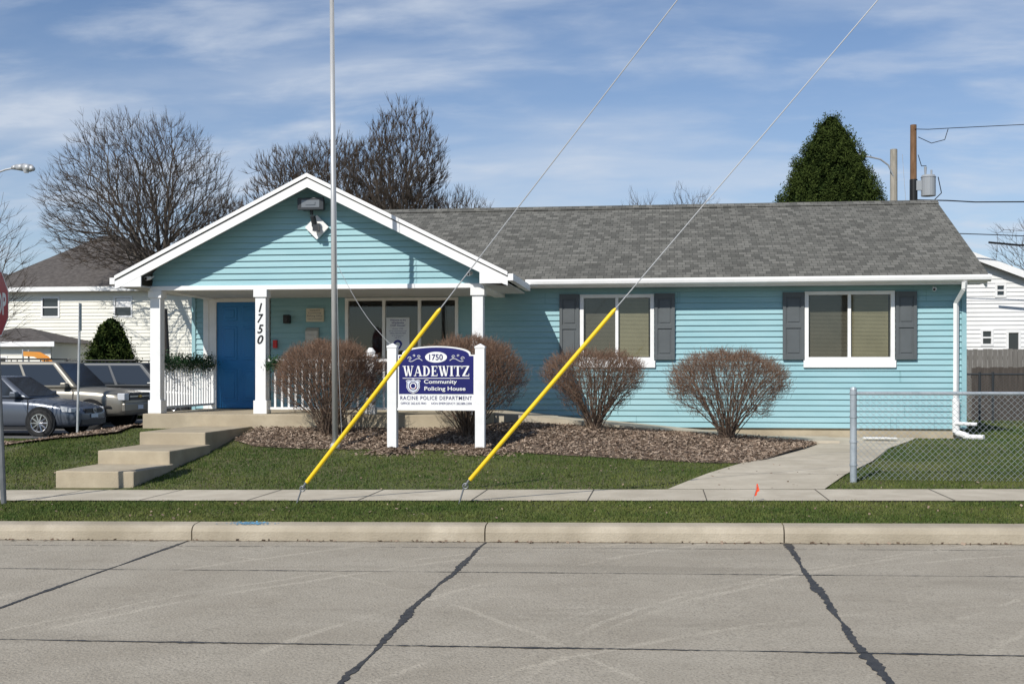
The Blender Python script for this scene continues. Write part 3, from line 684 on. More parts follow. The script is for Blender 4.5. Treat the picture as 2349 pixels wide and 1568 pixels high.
# serif heading
def serif(word,x0,z0,w,ht):
    G={}; 
    def bar(a,b,c,d): return [(a,c),(b,c),(b,d),(a,d)]
    def par(xt,xb,wd,yt=1,yb=0): return [(xb,yb),(xb+wd,yb),(xt+wd,yt),(xt,yt)]
    G['W']=(1.32,[par(.06,.33,.21),par(.62,.45,.09),par(.52,.80,.21),par(1.12,.92,.09),bar(-.04,.38,.93,1),bar(.5,.78,.93,1),bar(1.0,1.32,.93,1)])
    G['A']=(1.02,[par(.42,.08,.09),par(.40,.72,.22),bar(.22,.76,.30,.38),bar(-.03,.27,0,.07),bar(.60,1.04,0,.07)])
    arc=[]
    for i in range(12):
        t0=-math.pi/2+math.pi*i/12; t1=-math.pi/2+math.pi*(i+1)/12
        f=lambda t,a,b:(.32+a*math.cos(t),.5+b*math.sin(t))
        arc.append([f(t0,.33,.42),f(t0,.56,.5),f(t1,.56,.5),f(t1,.33,.42)])
    G['D']=(.96,[bar(.1,.33,0,1),bar(0,.1,0,.07),bar(0,.1,.93,1)]+arc)
    G['E']=(.86,[bar(.1,.33,0,1),bar(0,.1,0,.07),bar(0,.1,.93,1),bar(.33,.76,.92,1),bar(.33,.58,.46,.54),bar(.33,.8,0,.08),bar(.70,.76,.74,.92),bar(.74,.8,.08,.26),bar(.55,.60,.38,.62)])
    G['I']=(.48,[bar(.12,.35,0,1),bar(0,.12,0,.07),bar(0,.12,.93,1),bar(.35,.47,0,.07),bar(.35,.47,.93,1)])
    G['T']=(.95,[bar(.35,.58,0,1),bar(0,.35,.92,1),bar(.58,.93,.92,1),bar(0,.06,.72,.92),bar(.87,.93,.72,.92),bar(.22,.35,0,.07),bar(.58,.71,0,.07)])
    G['Z']=(.88,[bar(0,.84,.92,1),bar(0,.84,0,.08),par(.57,.02,.27,.92,.08),bar(.02,.08,.74,.92),bar(.78,.84,.08,.26)])
    tot=sum(G[c][0]+.06 for c in word); mb=MB(); x=0; k=w/tot; dd=0
    for c in word:
        for q in G[c][1]:
            dd=(dd+1)%9; mb.face([(x0+(x+a)*k,Yt-.001-dd*.0004,z0+b*ht) for a,b in q])
        x+=G[c][0]+.06
    own(mb.obj('lettering',white),panel,False)
serif('WADEWITZ',SC-.485,1.492,.98,.148)
lettering('Community',(SC+.065,Yt-.004,1.405),.48,.075,white,panel,bold=.012)
lettering('Policing House',(SC+.13,Yt-.004,1.305),.60,.075,white,panel,bold=.012)
lettering('RACINE POLICE DEPARTMENT',(SC,sy-.034,1.178),1.05,.055,navy,panel,bold=.008,spacing=1.15)
lettering('OFFICE: 262.635.7843      NON EMERGENCY: 262.886.2300',(SC,sy-.034,1.10),1.04,.032,navy,panel)
# crest
def shield(cx,cz,w,hh): 
    return [(cx,cz-hh/2),(cx+w*.3,cz-hh*.36),(cx+w*.46,cz-hh*.1),(cx+w*.44,cz+hh*.2),(cx+w*.5,cz+hh*.36),(cx+w*.33,cz+hh*.42),(cx+w*.15,cz+hh*.38),(cx,cz+hh*.5),(cx-w*.15,cz+hh*.38),(cx-w*.33,cz+hh*.42),(cx-w*.5,cz+hh*.36),(cx-w*.44,cz+hh*.2),(cx-w*.46,cz-hh*.1),(cx-w*.3,cz-hh*.36)]
cc=SC-.335
for i,(w,m) in enumerate(((.215,white),(.198,navy),(.18,paper))):
    mb=MB(); mb.face([(a,Yt-.001-.001*i,b) for a,b in shield(cc,1.35,w,w)]); own(mb.obj('crest',m),panel,False)
for i,(r,m) in enumerate(((.062,navy),(.048,white),(.034,navy))):
    mb=MB(); mb.face([(cc+r*math.cos(t),Yt-.005-.001*i,1.352+r*math.sin(t)) for t in np.linspace(0,2*math.pi,21)[:-1]]); own(mb.obj('crest_roundel',m),panel,False)
for i in range(2):
    mb=MB(); xx=cc-.045+i*.078; mb.box(xx,xx+.012,Yt-.0095,Yt-.0085,1.31,1.33); own(mb.obj('crest_stripe',stopred),panel,False)
# dirt around posts
for x in (-3.87,-2.585):
    n=1800; a=R.uniform(0,6.28,n); r_=np.abs(R.normal(0,.17,n)); PP=np.stack([x+r_*np.cos(a)*1.3,sy-.05+r_*np.sin(a)*.8,np.zeros(n)],1); PP[:,2]=H(PP[:,0],PP[:,1])+.075*np.exp(-(r_/.17)**2)+.012
    V,F,T=scatter(PP,R.uniform(.01,.022,n),R.uniform(.25,.55,n),.8,.25)
    tag(npmesh('loose_soil',V,F,[chipm],T),kind='stuff',label='small mound of loose tan soil at the sign post')

# ------------------------------------------------------------ flagpole
fp=thing('flagpole','tall bare brushed aluminium flagpole standing in the mulch bed','flagpole',(-4.81,17.0,.42))
mb=MB(); top=(-4.865,17.0,7.22); mb.tube((-4.81,17.0,.35),top,.046,.031,20); mb.obj('pole',alum,fp,smooth=True)
mb=MB(); mb.tube((-4.81,17,.42),(-4.81,17,.50),.09,.06,20); mb.obj('collar',alum,fp,smooth=True)
mb=MB(); mb.tube((-4.865,17,7.22),(-4.865,17,7.30),.045,.02,12); mb.obj('finial',gold,fp)
mb=MB(); pts=[(-4.77,16.94,3.15)]
for i in range(1,13): t=i/12; pts.append((-4.77+.86*t,16.94-.2*t,3.15-1.2*t-.12*math.sin(math.pi*t)))
mb.path(pts,.004,5); mb.path([(-4.82,16.95,7.2),(-4.77,16.94,3.15),(-4.74,16.94,1.6),(-4.70,16.96,.6)],.004,5); mb.obj('halyard',wirem,fp)

# ------------------------------------------------------------ guy wires
for (xa,za,slope,ztop,ax) in ((-3.88,.30,1.273,None,-3.97),(-2.08,.35,1.172,None,-2.17)):
    y=12.45; xt=4.5; zt=za+(xt-xa)*slope
    g=thing('guy_wire','steel guy wire with yellow plastic guard anchored in the verge','guy wire',(ax,y,h(ax,y)),group='guy wires anchored in the verge')
    f=lambda t:(xa+(xt-xa)*t,y,za+(zt-za)*t)
    Ln=math.hypot(xt-xa,zt-za); t0=.06/Ln; t1=2.42/Ln
    mb=MB(); mb.tube(f(0),f(1),.0065,.0065,6); mb.obj('cable',wirem,g)
    mb=MB(); mb.tube(f(t0),f(t1),.024,.022,14); mb.tube(f(t1),f(t1+.04/Ln),.022,.012,14); mb.obj('guard',yellow,g,smooth=False)
    mb=MB(); mb.tube((ax-.02,y,h(ax,y)-.1),(xa-.03,y,za-.05),.009,.009,8)
    c=(xa-.01,y,za-.02); R0=.028
    for i in range(14):
        a0=i/14*6.283; a1=(i+1)/14*6.283
        mb.tube((c[0]+R0*math.cos(a0),y,c[2]+R0*math.sin(a0)),(c[0]+R0*math.cos(a1),y,c[2]+R0*math.sin(a1)),.008,.008,6)
    mb.tube((c[0],y-.01,c[2]),(xa+.04,y-.01,za+.06),.012,.012,6)
    mb.obj('anchor_rod',M('anchor_steel',(.22,.23,.24),rough=.5,metal=.4),g)
up=thing('utility_pole','brown wooden utility pole holding the two guy wires','utility pole',(4.62,12.45,.2))
mb=MB(); mb.tube((4.62,12.45,.0),(4.62,12.45,12.2),.16,.11,16); mb.obj('pole',wood,up)
mb=MB(); mb.box(3.6,5.6,12.3,12.36,11.4,11.52); mb.obj('crossarm',wood,up)
# marker flag
mf=thing('marker_flag','small orange utility marker flag on a thin wire in the verge','marker flag',(.98,12.55,.19))
mb=MB(); mb.tube((.93,12.55,.17),(.99,12.56,.36),.003,.003,5); mb.obj('wire_stake',wirem,mf)
mb=MB(); mb.face([(.975,12.56,.28),(1.015,12.56,.31),(.995,12.57,.385)]); mb.face([(.96,12.558,.25),(.985,12.558,.26),(1.0,12.562,.375),(.985,12.562,.38)]); mb.obj('flag',orange,mf)

# ------------------------------------------------------------ chain link fence
fy=14.6; x0,x1=2.29,9.0
cf=thing('chain_link_fence','galvanised chain link fence with round posts along the lawn','fence',(x0,fy,h(x0,fy)))
mb=MB(); mb.tube((x0,fy,.1),(x0,fy,1.335),.040,.040,18); mb.tube((x0,fy,1.335),(x0,fy,1.37),.044,.03,18)
for z in (1.28,1.0,.7,.42): mb.tube((x0,fy,z),(x0,fy,z+.025),.046,.046,18)
mb.obj('post',fencem,cf,smooth=False)
for xx in (5.35,8.4):
    mb=MB(); mb.tube((xx,fy,.1),(xx,fy,1.33),.026,.026,12); mb.obj('post',fencem,cf)
mb=MB(); mb.tube((x0,fy,1.295),(x1,fy,1.30),.021,.021,12); mb.obj('top_rail',fencem,cf)
P0=[];P1=[]; zb,zt=.26,1.31; hh=zt-zb; sp=.072
for s in (1,-1):
    c=-hh
    while c<(x1-x0)+hh:
        a=(x0+c,zb) ; b=(x0+c+hh,zt)
        if s<0: a,b=(x0+c,zt),(x0+c+hh,zb)
        t0=max(0,(x0+.03-a[0])/hh); t1=min(1,(x1-a[0])/hh)
        if t1>t0:
            P0.append((a[0]+(b[0]-a[0])*t0,fy-.024+s*.002,a[1]+(b[1]-a[1])*t0)); P1.append((a[0]+(b[0]-a[0])*t1,fy-.024+s*.002,a[1]+(b[1]-a[1])*t1))
        c+=sp
V,F=tubes(P0,P1,.0019,.0019,4); own(npmesh('wire_mesh',V,F,[fencem]),cf)

# ------------------------------------------------------------ stop sign
ss=thing('stop_sign','red octagonal stop sign on a grey steel post','stop sign',(-7.36,12.4,h(-7.36,12.4)))
mb=MB(); mb.tube((-7.33,12.4,-.1),(-7.46,12.4,2.75),.032,.032,10); mb.obj('post',darksteel,ss)
ang=rad(11); nrm=Vector((math.cos(ang),math.sin(ang),0)); ux=Vector((-math.sin(ang),math.cos(ang),0)); C=Vector((-7.485,12.4,2.33))+nrm*.05
def octo(r,off): return [tuple(C+nrm*off+ux*r*math.cos(rad(22.5+45*i))+Vector((0,0,1))*r*math.sin(rad(22.5+45*i))) for i in range(8)]
mb=MB(); a=octo(.405,0); b=octo(.405,.004); mb.face(a[::-1]); mb.face(b)
for i in range(8): mb.face([a[i],a[(i+1)%8],b[(i+1)%8],b[i]])
sp_=mb.obj('sign_plate',white,ss)
mb=MB(); mb.face(octo(.385,.006)); own(mb.obj('red_face',stopred),sp_,False)
lettering('STOP',tuple(C+nrm*.008),.58,.26,white,sp_,bold=.03,ux=tuple(ux))

# ------------------------------------------------------------ edge-on street sign post
es=thing('street_sign','thin grey parking sign seen edge-on on a slim steel post','street sign',(-12.2,23.4,h(-12.2,23.4)))
mb=MB(); mb.tube((-12.2,23.4,0),(-12.14,23.4,2.95),.026,.026,8); mb.obj('post',steel,es)
mb=MB(); mb.prism([(-12.13,23.32),(-12.115,23.32),(-12.20,23.60),(-12.215,23.60)],lambda u,v:(u,v,2.42),lambda u,v:(u,v,3.0)); mb.obj('sign_plate',steel,es)

# ------------------------------------------------------------ plants
def grow(init,pts,seg,alpha,rs,jit=.12,kd=.7,sag=.06,free=0,order=None):
    """init: list of (pos,parent)"""
    cap=len(pts)*16+len(init)+10; pos=np.zeros((cap,3)); par=-np.ones(cap,int); plen=np.zeros(cap); dr=np.zeros((cap,3)); n=0
    for p,q in init:
        pos[n]=p; par[n]=q
        if q>=0: v=pos[n]-pos[q]; l=np.linalg.norm(v)+1e-9; plen[n]=plen[q]+l; dr[n]=v/l
        n+=1
    base=pos[free:n].mean(0)
    o=np.argsort(np.linalg.norm(pts-base,axis=1)) if order is None else order
    for i in o:
        p=pts[i]; v=p-pos[free:n]; d=np.sqrt((v*v).sum(1))+1e-6
        c=(v*dr[free:n]).sum(1)/d
        j=free+int(np.argmin(d*(1+kd*(1-c))+alpha*plen[free:n])); D=d[j-free]
        m=max(1,int(D/seg)); a=pos[j].copy(); prev=j; d0=dr[j]
        if n+m>=cap: break
        for k in range(1,m+1):
            t=k/m; q=a+(p-a)*t+d0*D*.28*t*(1-t)*(1 if m>1 else 0)
            q=q+np.array([0,0,-sag*D*math.sin(math.pi*t)])
            if k<m: q=q+rs.normal(0,jit*seg,3)
            v=q-pos[prev]; l=np.linalg.norm(v)+1e-9
            pos[n]=q; par[n]=prev; plen[n]=plen[prev]+l; dr[n]=v/l; prev=n; n+=1
    pos=pos[:n]; par=par[:n]; dr=dr[:n]; cnt=np.zeros(n)
    hc=np.zeros(n,bool); hc[par[par>=0]]=True; cnt[~hc]=1
    for i in range(n-1,-1,-1):
        if par[i]>=0: cnt[par[i]]+=cnt[i]
    return pos,par,cnt,dr
def baretree(name,label,root,cen,radii,n,seed,r0=.010,power=.46,fork=None,ntw=5,twl=.5,twr=.006,cat='tree',group='bare trees behind the houses',seg=.45,alpha=.22,cmat=None,low=-.55,nl=9,lump_=.07,kd=2.2):
    rs=np.random.RandomState(seed); root=np.array(root,float); cen=np.array(cen,float); radii=np.array(radii,float)
    u=rs.normal(size=(n*3,3)); u/=np.linalg.norm(u,axis=1,keepdims=True); rr=rs.rand(n*3)**.40
    lump=1+lump_*np.sin(u[:,0]*5+seed)+lump_*np.sin(u[:,2]*7+u[:,0]*3+seed*2)+.03*rs.normal(size=n*3)
    P=cen+u*radii*(rr*lump)[:,None]
    P=P[P[:,2]>cen[2]+radii[2]*low][:n]
    fk=np.array(fork) if fork is not None else root+(cen-root)*.35
    # keep the inside of the fan below the crown open
    hv=P-fk; P=P[hv[:,2]>-.25*np.hypot(hv[:,0],hv[:,1])]
    init=[(root,-1)]
    for t in (.25,.5,.75,1): init.append((root+(fk-root)*t+rs.normal(0,.03,3),len(init)-1))
    top=len(init)-1
    for k in range(nl):
        a=2*math.pi*k/nl+rs.uniform(-.3,.3); e=cen+radii*np.array([math.cos(a)*rs.uniform(.25,.66),math.sin(a)*.45,rs.uniform(.30,.62)-.30*abs(math.cos(a))]); prev=top
        dv=e-fk; L_=np.linalg.norm(dv)
        for t in (.12,.25,.38,.5,.63,.75,.88,1):
            q=fk+dv*t+np.array([-dv[0]*.14,0,.10*L_])*math.sin(math.pi*t)*.7*np.array([1,1,.4])+rs.normal(0,.02,3)
            init.append((q,prev)); prev=len(init)-1
    pos,par,cnt,dr=grow(init,P,seg,alpha,rs,.05,kd,.0,free=3)
    r=r0*cnt**power; i=np.arange(1,len(pos)); p=par[i]
    big=r[i]>r0*2.8
    e=thing(name,label,cat,tuple(root),group=group)
    V,F=tubes(pos[p][big],pos[i][big],np.minimum(r[p][big],r[i][big]*1.2),r[i][big],7); own(npmesh('trunk',V,F,[bark],smooth=True),e)
    sm=~big; A0=pos[p][sm]; A1=pos[i][sm]; ra=r[i][sm]*1.1; rb=r[i][sm]*.9
    thin=np.where(cnt<=4)[0]; thin=thin[thin>5]; q=np.repeat(thin,ntw)
    rdv=pos[q]-fk; rdv/=np.linalg.norm(rdv,axis=1,keepdims=True)+1e-9
    d=.55*dr[q]+.65*rdv+rs.normal(0,.26,(len(q),3))+np.array([0,0,.12]); d/=np.linalg.norm(d,axis=1,keepdims=True); l=twl*rs.uniform(.35,1,len(q))
    B1=pos[q]+d*l[:,None]
    V,F=tubes(np.concatenate([A0,pos[q]]),np.concatenate([A1,B1]),np.concatenate([ra,np.full(len(q),twr)]),np.concatenate([rb,np.full(len(q),twr*.5)]),3)
    own(npmesh('crown',V,F,[cmat or twig]),e); return e
baretree('bare_tree','large domed bare tree with fine spreading branches behind the cream house',(-18.7,43,-.05),(-19.85,43,7.75),(3.7,3.0,3.75),4400,11,fork=(-19.0,43,3.9),r0=.0072,ntw=4,twl=.42,twr=.0050,lump_=.03,low=-.6,nl=11)
baretree('bare_tree','tall bare tree with dense brown twigs behind the grey roof',(-15.2,51,0),(-15.3,51,8.0),(3.4,3.0,4.0),3600,12,r0=.0085,ntw=6,twl=.5,twr=.0080,lump_=.05)
baretree('bare_tree','tall upright bare tree with dense twigs behind the grey roof',(-11.6,51,0),(-11.7,51,8.5),(2.7,2.6,4.5),3200,13,r0=.009,ntw=6,twl=.5,twr=.0080)
baretree('bare_tree','lower bare tree with hazy twigs behind the porch gable',(-20.2,52,0),(-19.6,52,6.2),(2.8,2.5,3.3),2000,14,r0=.008,ntw=6,twr=.0075)
baretree('bare_tree','lower bare tree with thin twigs behind the grey roof',(-8.4,52,0),(-8.7,52,6.8),(1.9,2,3.0),1200,15,r0=.008,ntw=5,twr=.006)
baretree('bare_tree','distant bare treetop showing above the roof ridge',(-1.5,72,0),(-1.4,72,10.0),(1.4,1.3,2.4),260,16,r0=.010,ntw=3,twr=.005,twl=.6)
baretree('bare_tree','distant bare treetop showing above the roof ridge',(1.5,72,0),(1.8,72,10.3),(1.8,1.3,2.5),320,17,r0=.010,ntw=3,twr=.005,twl=.6)
baretree('bare_tree','slender young bare tree with fine branches near the street corner',(-15.6,24,0),(-15.0,24,3.5),(1.4,1.2,2.4),600,18,r0=.0045,ntw=3,twl=.35,twr=.003,seg=.25,fork=(-15.5,24,1.4))
baretree('bare_tree','small bare tree behind the white house',(16.2,50,0),(15.6,50,6.0),(2.2,2,2.1),420,19,r0=.008,ntw=3,twr=.006)

def shrub(x,y,w,ztop,seed,label,mid=.62,dens=1.0,yr=.95,te=3.0):
    rs=np.random.RandomState(seed); z0=bedz(x,y) if y<19.9 else h(x,y); Ht=ztop-z0
    e=thing('bare_shrub',label,'shrub',(x,y,z0),group='clipped bare shrubs in the mulch bed')
    def rad_at(t):
        t=np.asarray(t); lo_=.10+.90*np.clip(t/mid,0,1)**.72; hi_=np.clip(1-(np.clip((t-mid)/(1.01-mid),0,1))**te,0,1)**.6
        return np.where(t<mid,lo_,hi_)
    k1,k2,k3=rs.uniform(0,6.28,3)
    def sample(n,a,b,lo,hi=1.0,pw=.8,jit=.03):
        t=lo+(hi-lo)*rs.rand(n)**pw; th=rs.uniform(0,2*math.pi,n); q=a+(b-a)*rs.rand(n)**.5
        r=rad_at(t)*q*w/2*(1+.06*np.sin(th*5+k1)+.05*np.sin(t*15+th*3+k2)+rs.normal(0,jit,n)); tt=t+rs.normal(0,.017,n)+.03*np.sin(th*3+r*9+k3)
        return np.stack([x+r*np.cos(th),y+r*np.sin(th)*yr,z0+tt*Ht*.95],1)
    init=[]; E=sample(85,.35,.92,.45,.95)
    for k in range(85):
        a=rs.uniform(0,6.28); b0=np.array([x+.09*rs.rand()*math.cos(a),y+.09*rs.rand()*math.sin(a),z0-.03]); init.append((b0,-1)); prev=len(init)-1
        for t in (.12,.25,.4,.55,.7,.85,1):
            p=b0+(E[k]-b0)*t; p[2]+=.06*math.sin(math.pi*t)*Ht*.3; p+=rs.normal(0,.012,3); init.append((p,prev)); prev=len(init)-1
    P=sample(1100,.2,.98,.25)
    pos,par,cnt,dr=grow(init,P,.10,.05,rs,.16,.9,.0)
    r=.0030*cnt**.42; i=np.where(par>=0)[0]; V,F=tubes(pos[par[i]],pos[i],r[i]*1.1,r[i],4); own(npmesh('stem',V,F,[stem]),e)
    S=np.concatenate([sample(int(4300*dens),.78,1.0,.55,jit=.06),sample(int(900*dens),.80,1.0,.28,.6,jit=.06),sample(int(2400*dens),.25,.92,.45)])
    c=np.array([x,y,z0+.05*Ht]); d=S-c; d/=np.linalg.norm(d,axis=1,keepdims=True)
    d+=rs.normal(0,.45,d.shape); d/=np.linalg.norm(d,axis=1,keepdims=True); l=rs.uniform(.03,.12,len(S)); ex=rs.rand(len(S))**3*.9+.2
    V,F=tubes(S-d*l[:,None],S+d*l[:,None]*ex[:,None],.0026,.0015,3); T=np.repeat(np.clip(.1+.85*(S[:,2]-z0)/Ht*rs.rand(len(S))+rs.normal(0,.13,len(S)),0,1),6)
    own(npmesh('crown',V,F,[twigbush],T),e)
shrub(-5.2,18.0,1.74,2.09,21,'rounded bare brown shrub in front of the porch railing',dens=1.2,mid=.50,te=3.6)
shrub(-2.95,17.9,1.68,2.14,22,'rounded bare brown shrub behind the yard sign',dens=1.2,mid=.50,te=3.6)
shrub(-1.08,19.0,1.64,1.95,23,'vase shaped bare brown shrub under the window',mid=.74,dens=.78,te=3.4)
shrub(1.05,19.1,1.92,1.95,24,'wide rounded bare brown shrub between the windows',mid=.58,dens=.95,te=3.4)

def conifer(name,label,x,y,z0,zt,rmax,n,seed,leaf=.1,power=.62,cat='tree',per=60):
    rs=np.random.RandomState(seed); e=thing(name,label,cat,(x,y,z0))
    mb=MB(); mb.tube((x,y,z0),(x,y,zt-.5),.18 if zt>5 else .06,.03,10); mb.obj('trunk',bark,e)
    nc=int(n/per); t=1-(1-rs.rand(nc))**.62 ; t=np.clip(t,0,1); th=rs.uniform(0,6.283,nc)
    prof=(1-t)**power
    r=rmax*prof*(.93+.07*rs.rand(nc))*(1+.035*np.sin(th*4+t*9)+.03*np.sin(t*40+th*2)+.02*np.sin(t*90+th*5))
    C=np.stack([x+r*np.cos(th),y+r*np.sin(th),z0+(zt-z0)*(.03+.96*t)],1)
    out=np.stack([np.cos(th)*.7,np.sin(th)*.7,np.full(nc,1.2)],1); out/=np.linalg.norm(out,axis=1,keepdims=True)
    q=np.repeat(np.arange(nc),per); s=leaf*1.6; off=rs.normal(0,s,(len(q),3)); off+=out[q]*rs.uniform(-2,2.0,len(q))[:,None]*s
    P=C[q]+off; ct=rs.rand(nc)
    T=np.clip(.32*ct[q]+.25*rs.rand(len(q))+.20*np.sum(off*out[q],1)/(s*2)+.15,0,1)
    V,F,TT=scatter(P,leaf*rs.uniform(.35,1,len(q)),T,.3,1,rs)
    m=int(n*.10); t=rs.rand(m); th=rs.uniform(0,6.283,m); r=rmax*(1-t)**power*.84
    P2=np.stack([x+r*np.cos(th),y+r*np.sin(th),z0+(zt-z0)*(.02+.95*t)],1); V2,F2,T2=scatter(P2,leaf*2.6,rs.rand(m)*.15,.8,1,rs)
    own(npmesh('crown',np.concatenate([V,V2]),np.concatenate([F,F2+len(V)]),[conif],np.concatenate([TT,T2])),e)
    return e
conifer('evergreen_tree','tall dense conical dark green evergreen tree behind the roof',5.0,36,1.2,9.3,3.4,150000,31,leaf=.040,power=.74,per=40)
conifer('evergreen_shrub','bushy dark green evergreen shrub beside the cream house',-18.6,38,-.05,3.35,1.2,16000,32,leaf=.05,power=.5,cat='shrub',per=45)

# ------------------------------------------------------------ background buildings
def bghouse(name,label,x0,x1,y0,y1,z0,z1,zr,sid,roofm,hip=True,ridge=None,wins=(),row=.14,ov=.4,door=None):
    e=thing(name,label,'house',((x0+x1)/2,(y0+y1)/2,z0))
    mb=MB(); op=[(w[0],w[1],w[2],w[3]) for w in wins]
    siding(mb,x0,x1,z0,z1,lambda u,z,d:(u,y0-d,z),op,row=row); siding(mb,y0,y1,z0,z1,lambda u,z,d:(x1+d,u,z),row=row); siding(mb,y0,y1,z0,z1,lambda u,z,d:(x0-d,u,z),row=row)
    siding(mb,x0,x1,z0,z1,lambda u,z,d:(u,y1+d,z),row=row)
    if not hip:
        xm=ridge; k=(zr-z1)
        for yy,sg in ((y0,-1),(y1,1)):
            siding(mb,x0,x1,z1,zr-.1,lambda u,z,d:(u,yy+sg*d,z),op if sg<0 else (),lf=lambda z:x0+(xm-x0)*(z-z1)/k,rf=lambda z:x1-(x1-xm)*(z-z1)/k,row=row)
    mb.obj('wall',sid,e)
    mb=MB()
    if hip:
        a=(x0-ov,y0-ov,z1);b=(x1+ov,y0-ov,z1);c=(x1+ov,y1+ov,z1);d=(x0-ov,y1+ov,z1); ym=(y0+y1)/2; p=(ridge[0],ym,zr); q=(ridge[1],ym,zr)
        mb.face([a,b,q,p]); mb.face([c,d,p,q]); mb.face([d,a,p]); mb.face([b,c,q]); mb.face([a,d,c,b])
    else:
        k=(zr-z1)/(x1-xm); k0=(zr-z1)/(xm-x0)
        mb.prism([(x0-ov,z1-k0*ov),(xm,zr),(x1+ov,z1-k*ov),(x1+ov,z1-k*ov+.12),(xm,zr+.12),(x0-ov,z1-k0*ov+.12)],lambda u,v:(u,y0-ov,v),lambda u,v:(u,y1+ov,v))
    mb.obj('roof',roofm,e)
    if hip:
        mb=MB(); mb.box(x0-ov,x1+ov,y0-ov-.03,y0-ov-.002,z1-.16,z1+.02); mb.obj('fascia',white,e)
    else:
        for s,xe in ((1,x1+ov),(-1,x0-ov)):
            mb=MB(); kk=k if s>0 else k0; ze=z1-kk*ov
            mb.prism([(xm,zr+.13),(xe,ze+.13),(xe,ze-.10),(xm,zr-.10)],lambda u,v:(u,y0-ov-.03,v),lambda u,v:(u,y0-ov-.003,v)); mb.obj('fascia',white,e)
    for w in wins:
        mb=MB(); mb.box(w[0]+.06,w[1]-.06,y0+.02,y0+.04,w[2]+.06,w[3]-.06); wo=mb.obj('window',carglass,e)
        mb=MB(); t=.07; mb.box(w[0],w[0]+t,y0-.04,y0+.06,w[2],w[3]); mb.box(w[1]-t,w[1],y0-.04,y0+.06,w[2],w[3]); mb.box(w[0]+t,w[1]-t,y0-.039,y0+.06,w[3]-t,w[3]); mb.box(w[0]+t,w[1]-t,y0-.039,y0+.06,w[2],w[2]+t); mb.box(w[0]+t,w[1]-t,y0-.03,y0+.05,(w[2]+w[3])/2-.025,(w[2]+w[3])/2+.025)
        own(mb.obj('frame',white),wo,False)
        if len(w)>4:
            mb=MB(); mb.face([(w[0]+.08,y0+.012,(w[2]+w[3])/2+.03),(w[1]-.08,y0+.012,(w[2]+w[3])/2+.03),(w[1]-.08,y0+.012,w[3]-.08),(w[0]+.08,y0+.012,w[3]-.08)]); own(mb.obj('curtain',white),wo,False)
    return e
bghouse('house','two storey cream clapboard house with a dark hipped roof',-27.2,-18.3,45,54,-.1,4.95,7.6,cream,greyroof,True,(-24.6,-24.1),wins=[(-25.0,-24.2,3.75,4.6),(-21.9,-21.1,3.75,4.6,1)])
bghouse('house','cream house with a dark hipped roof beyond the bare tree',-40,-31.2,52,60,-.1,5.4,7.0,cream,greyroof,True,(-36.5,-34.5))
bghouse('garage','small cream outbuilding with a low dark gable roof',-26.6,-22.4,41,44.4,-.1,2.65,3.25,cream,greyroof,True,(-24.8,-24.2),wins=[(-24.8,-24.1,1.35,2.15)],row=.12,ov=.3)
wh=bghouse('house','white clapboard house with small windows and a sloping white roof edge',4.6,13.6,40,52,0,3.88,5.66,whiteside,greyroof,False,9.1,wins=[(10.75,11.1,3.98,4.43),(10.3,10.7,2.40,2.95),(11.1,11.55,1.6,2.9)],ov=.3)
def planks(name,label,x0,x1,y,z0,z1,mat,w=.14):
    mb=MB(); x=x0; i=0
    while x<x1: 
        zz=z1+rnd.uniform(-.015,.015); mb.box(x+.004,x+w-.004,y,y+.02,z0,zz); x+=w
    mb.box(x0,x1,y+.02,y+.06,z1-.3,z1-.2); mb.box(x0,x1,y+.02,y+.06,z0+.3,z0+.4)
    e=thing(name,label,'fence',((x0+x1)/2,y,z0)); mb.obj('fence_panel',mat,e); return e
planks('wooden_fence','weathered grey wooden plank fence before the white house',7.8,16,36,.1,2.22,greyf)
planks('wooden_fence','dark brown wooden yard fence with shade in its colour',8.4,14,33.5,.1,1.68,brownf,.12)
bf=thing('chain_link_fence','dark chain link fence and gate posts across the back yard','fence',(8,29,.3))
mb=MB()
for xx in (5.9,7.45,7.75,9.6,11.5): mb.tube((xx,29,.2),(xx,29,1.55),.03,.03,8)
mb.obj('post',dark,bf); mb=MB(); mb.tube((5.9,29,1.5),(11.5,29,1.5),.02,.02,8); mb.obj('top_rail',dark,bf)
P0=[];P1=[]; c=-1.3
while c<5.7:
    for s in (0,1):
        a=max(0,-c/1.25); b=min(1,(5.6-c)/1.25)
        if b>a:
            z=lambda t: .28+1.2*(t if s else 1-t)
            P0.append((5.9+c+1.25*a,29,z(a))); P1.append((5.9+c+1.25*b,29,z(b)))
    c+=.09
V,F=tubes(P0,P1,.003,.003,3); own(npmesh('wire_mesh',V,F,[dark]),bf)

# ------------------------------------------------------------ utility poles and wires
u1=thing('utility_pole','brown wooden utility pole with a grey transformer and wires','utility pole',(7.78,38,.1))
mb=MB(); mb.tube((7.78,38,0),(7.78,38,9.25),.125,.095,14); mb.obj('pole',wood,u1)
mb=MB(); mb.tube((7.785,38,5.8),(7.785,38,7.55),.122,.118,14); mb.obj('pole_band',black,u1)
mb=MB(); mb.tube((8.22,37.95,7.02),(8.22,37.95,7.60),.22,.22,18); mb.tube((8.22,37.95,7.60),(8.22,37.95,7.67),.235,.19,18); mb.tube((8.12,37.9,7.67),(8.12,37.9,7.92),.03,.045,8); mb.tube((8.3,37.9,7.67),(8.3,37.9,7.82),.03,.03,8); mb.box(7.85,8.02,37.9,38.0,7.2,7.5)
mb.obj('transformer',M('transformer_grey',(.30,.32,.34),rough=.4),u1,smooth=False)
mb=MB(); mb.path([(7.8,37.9,9.1),(8.2,37.9,9.08),(8.8,37.9,9.1),(14,37.5,9.15),(24,37,9.6)],.012,5); mb.path([(7.9,37.9,8.85),(8.3,37.9,8.65),(8.7,37.9,8.75),(8.8,37.9,9.08)],.012,5)
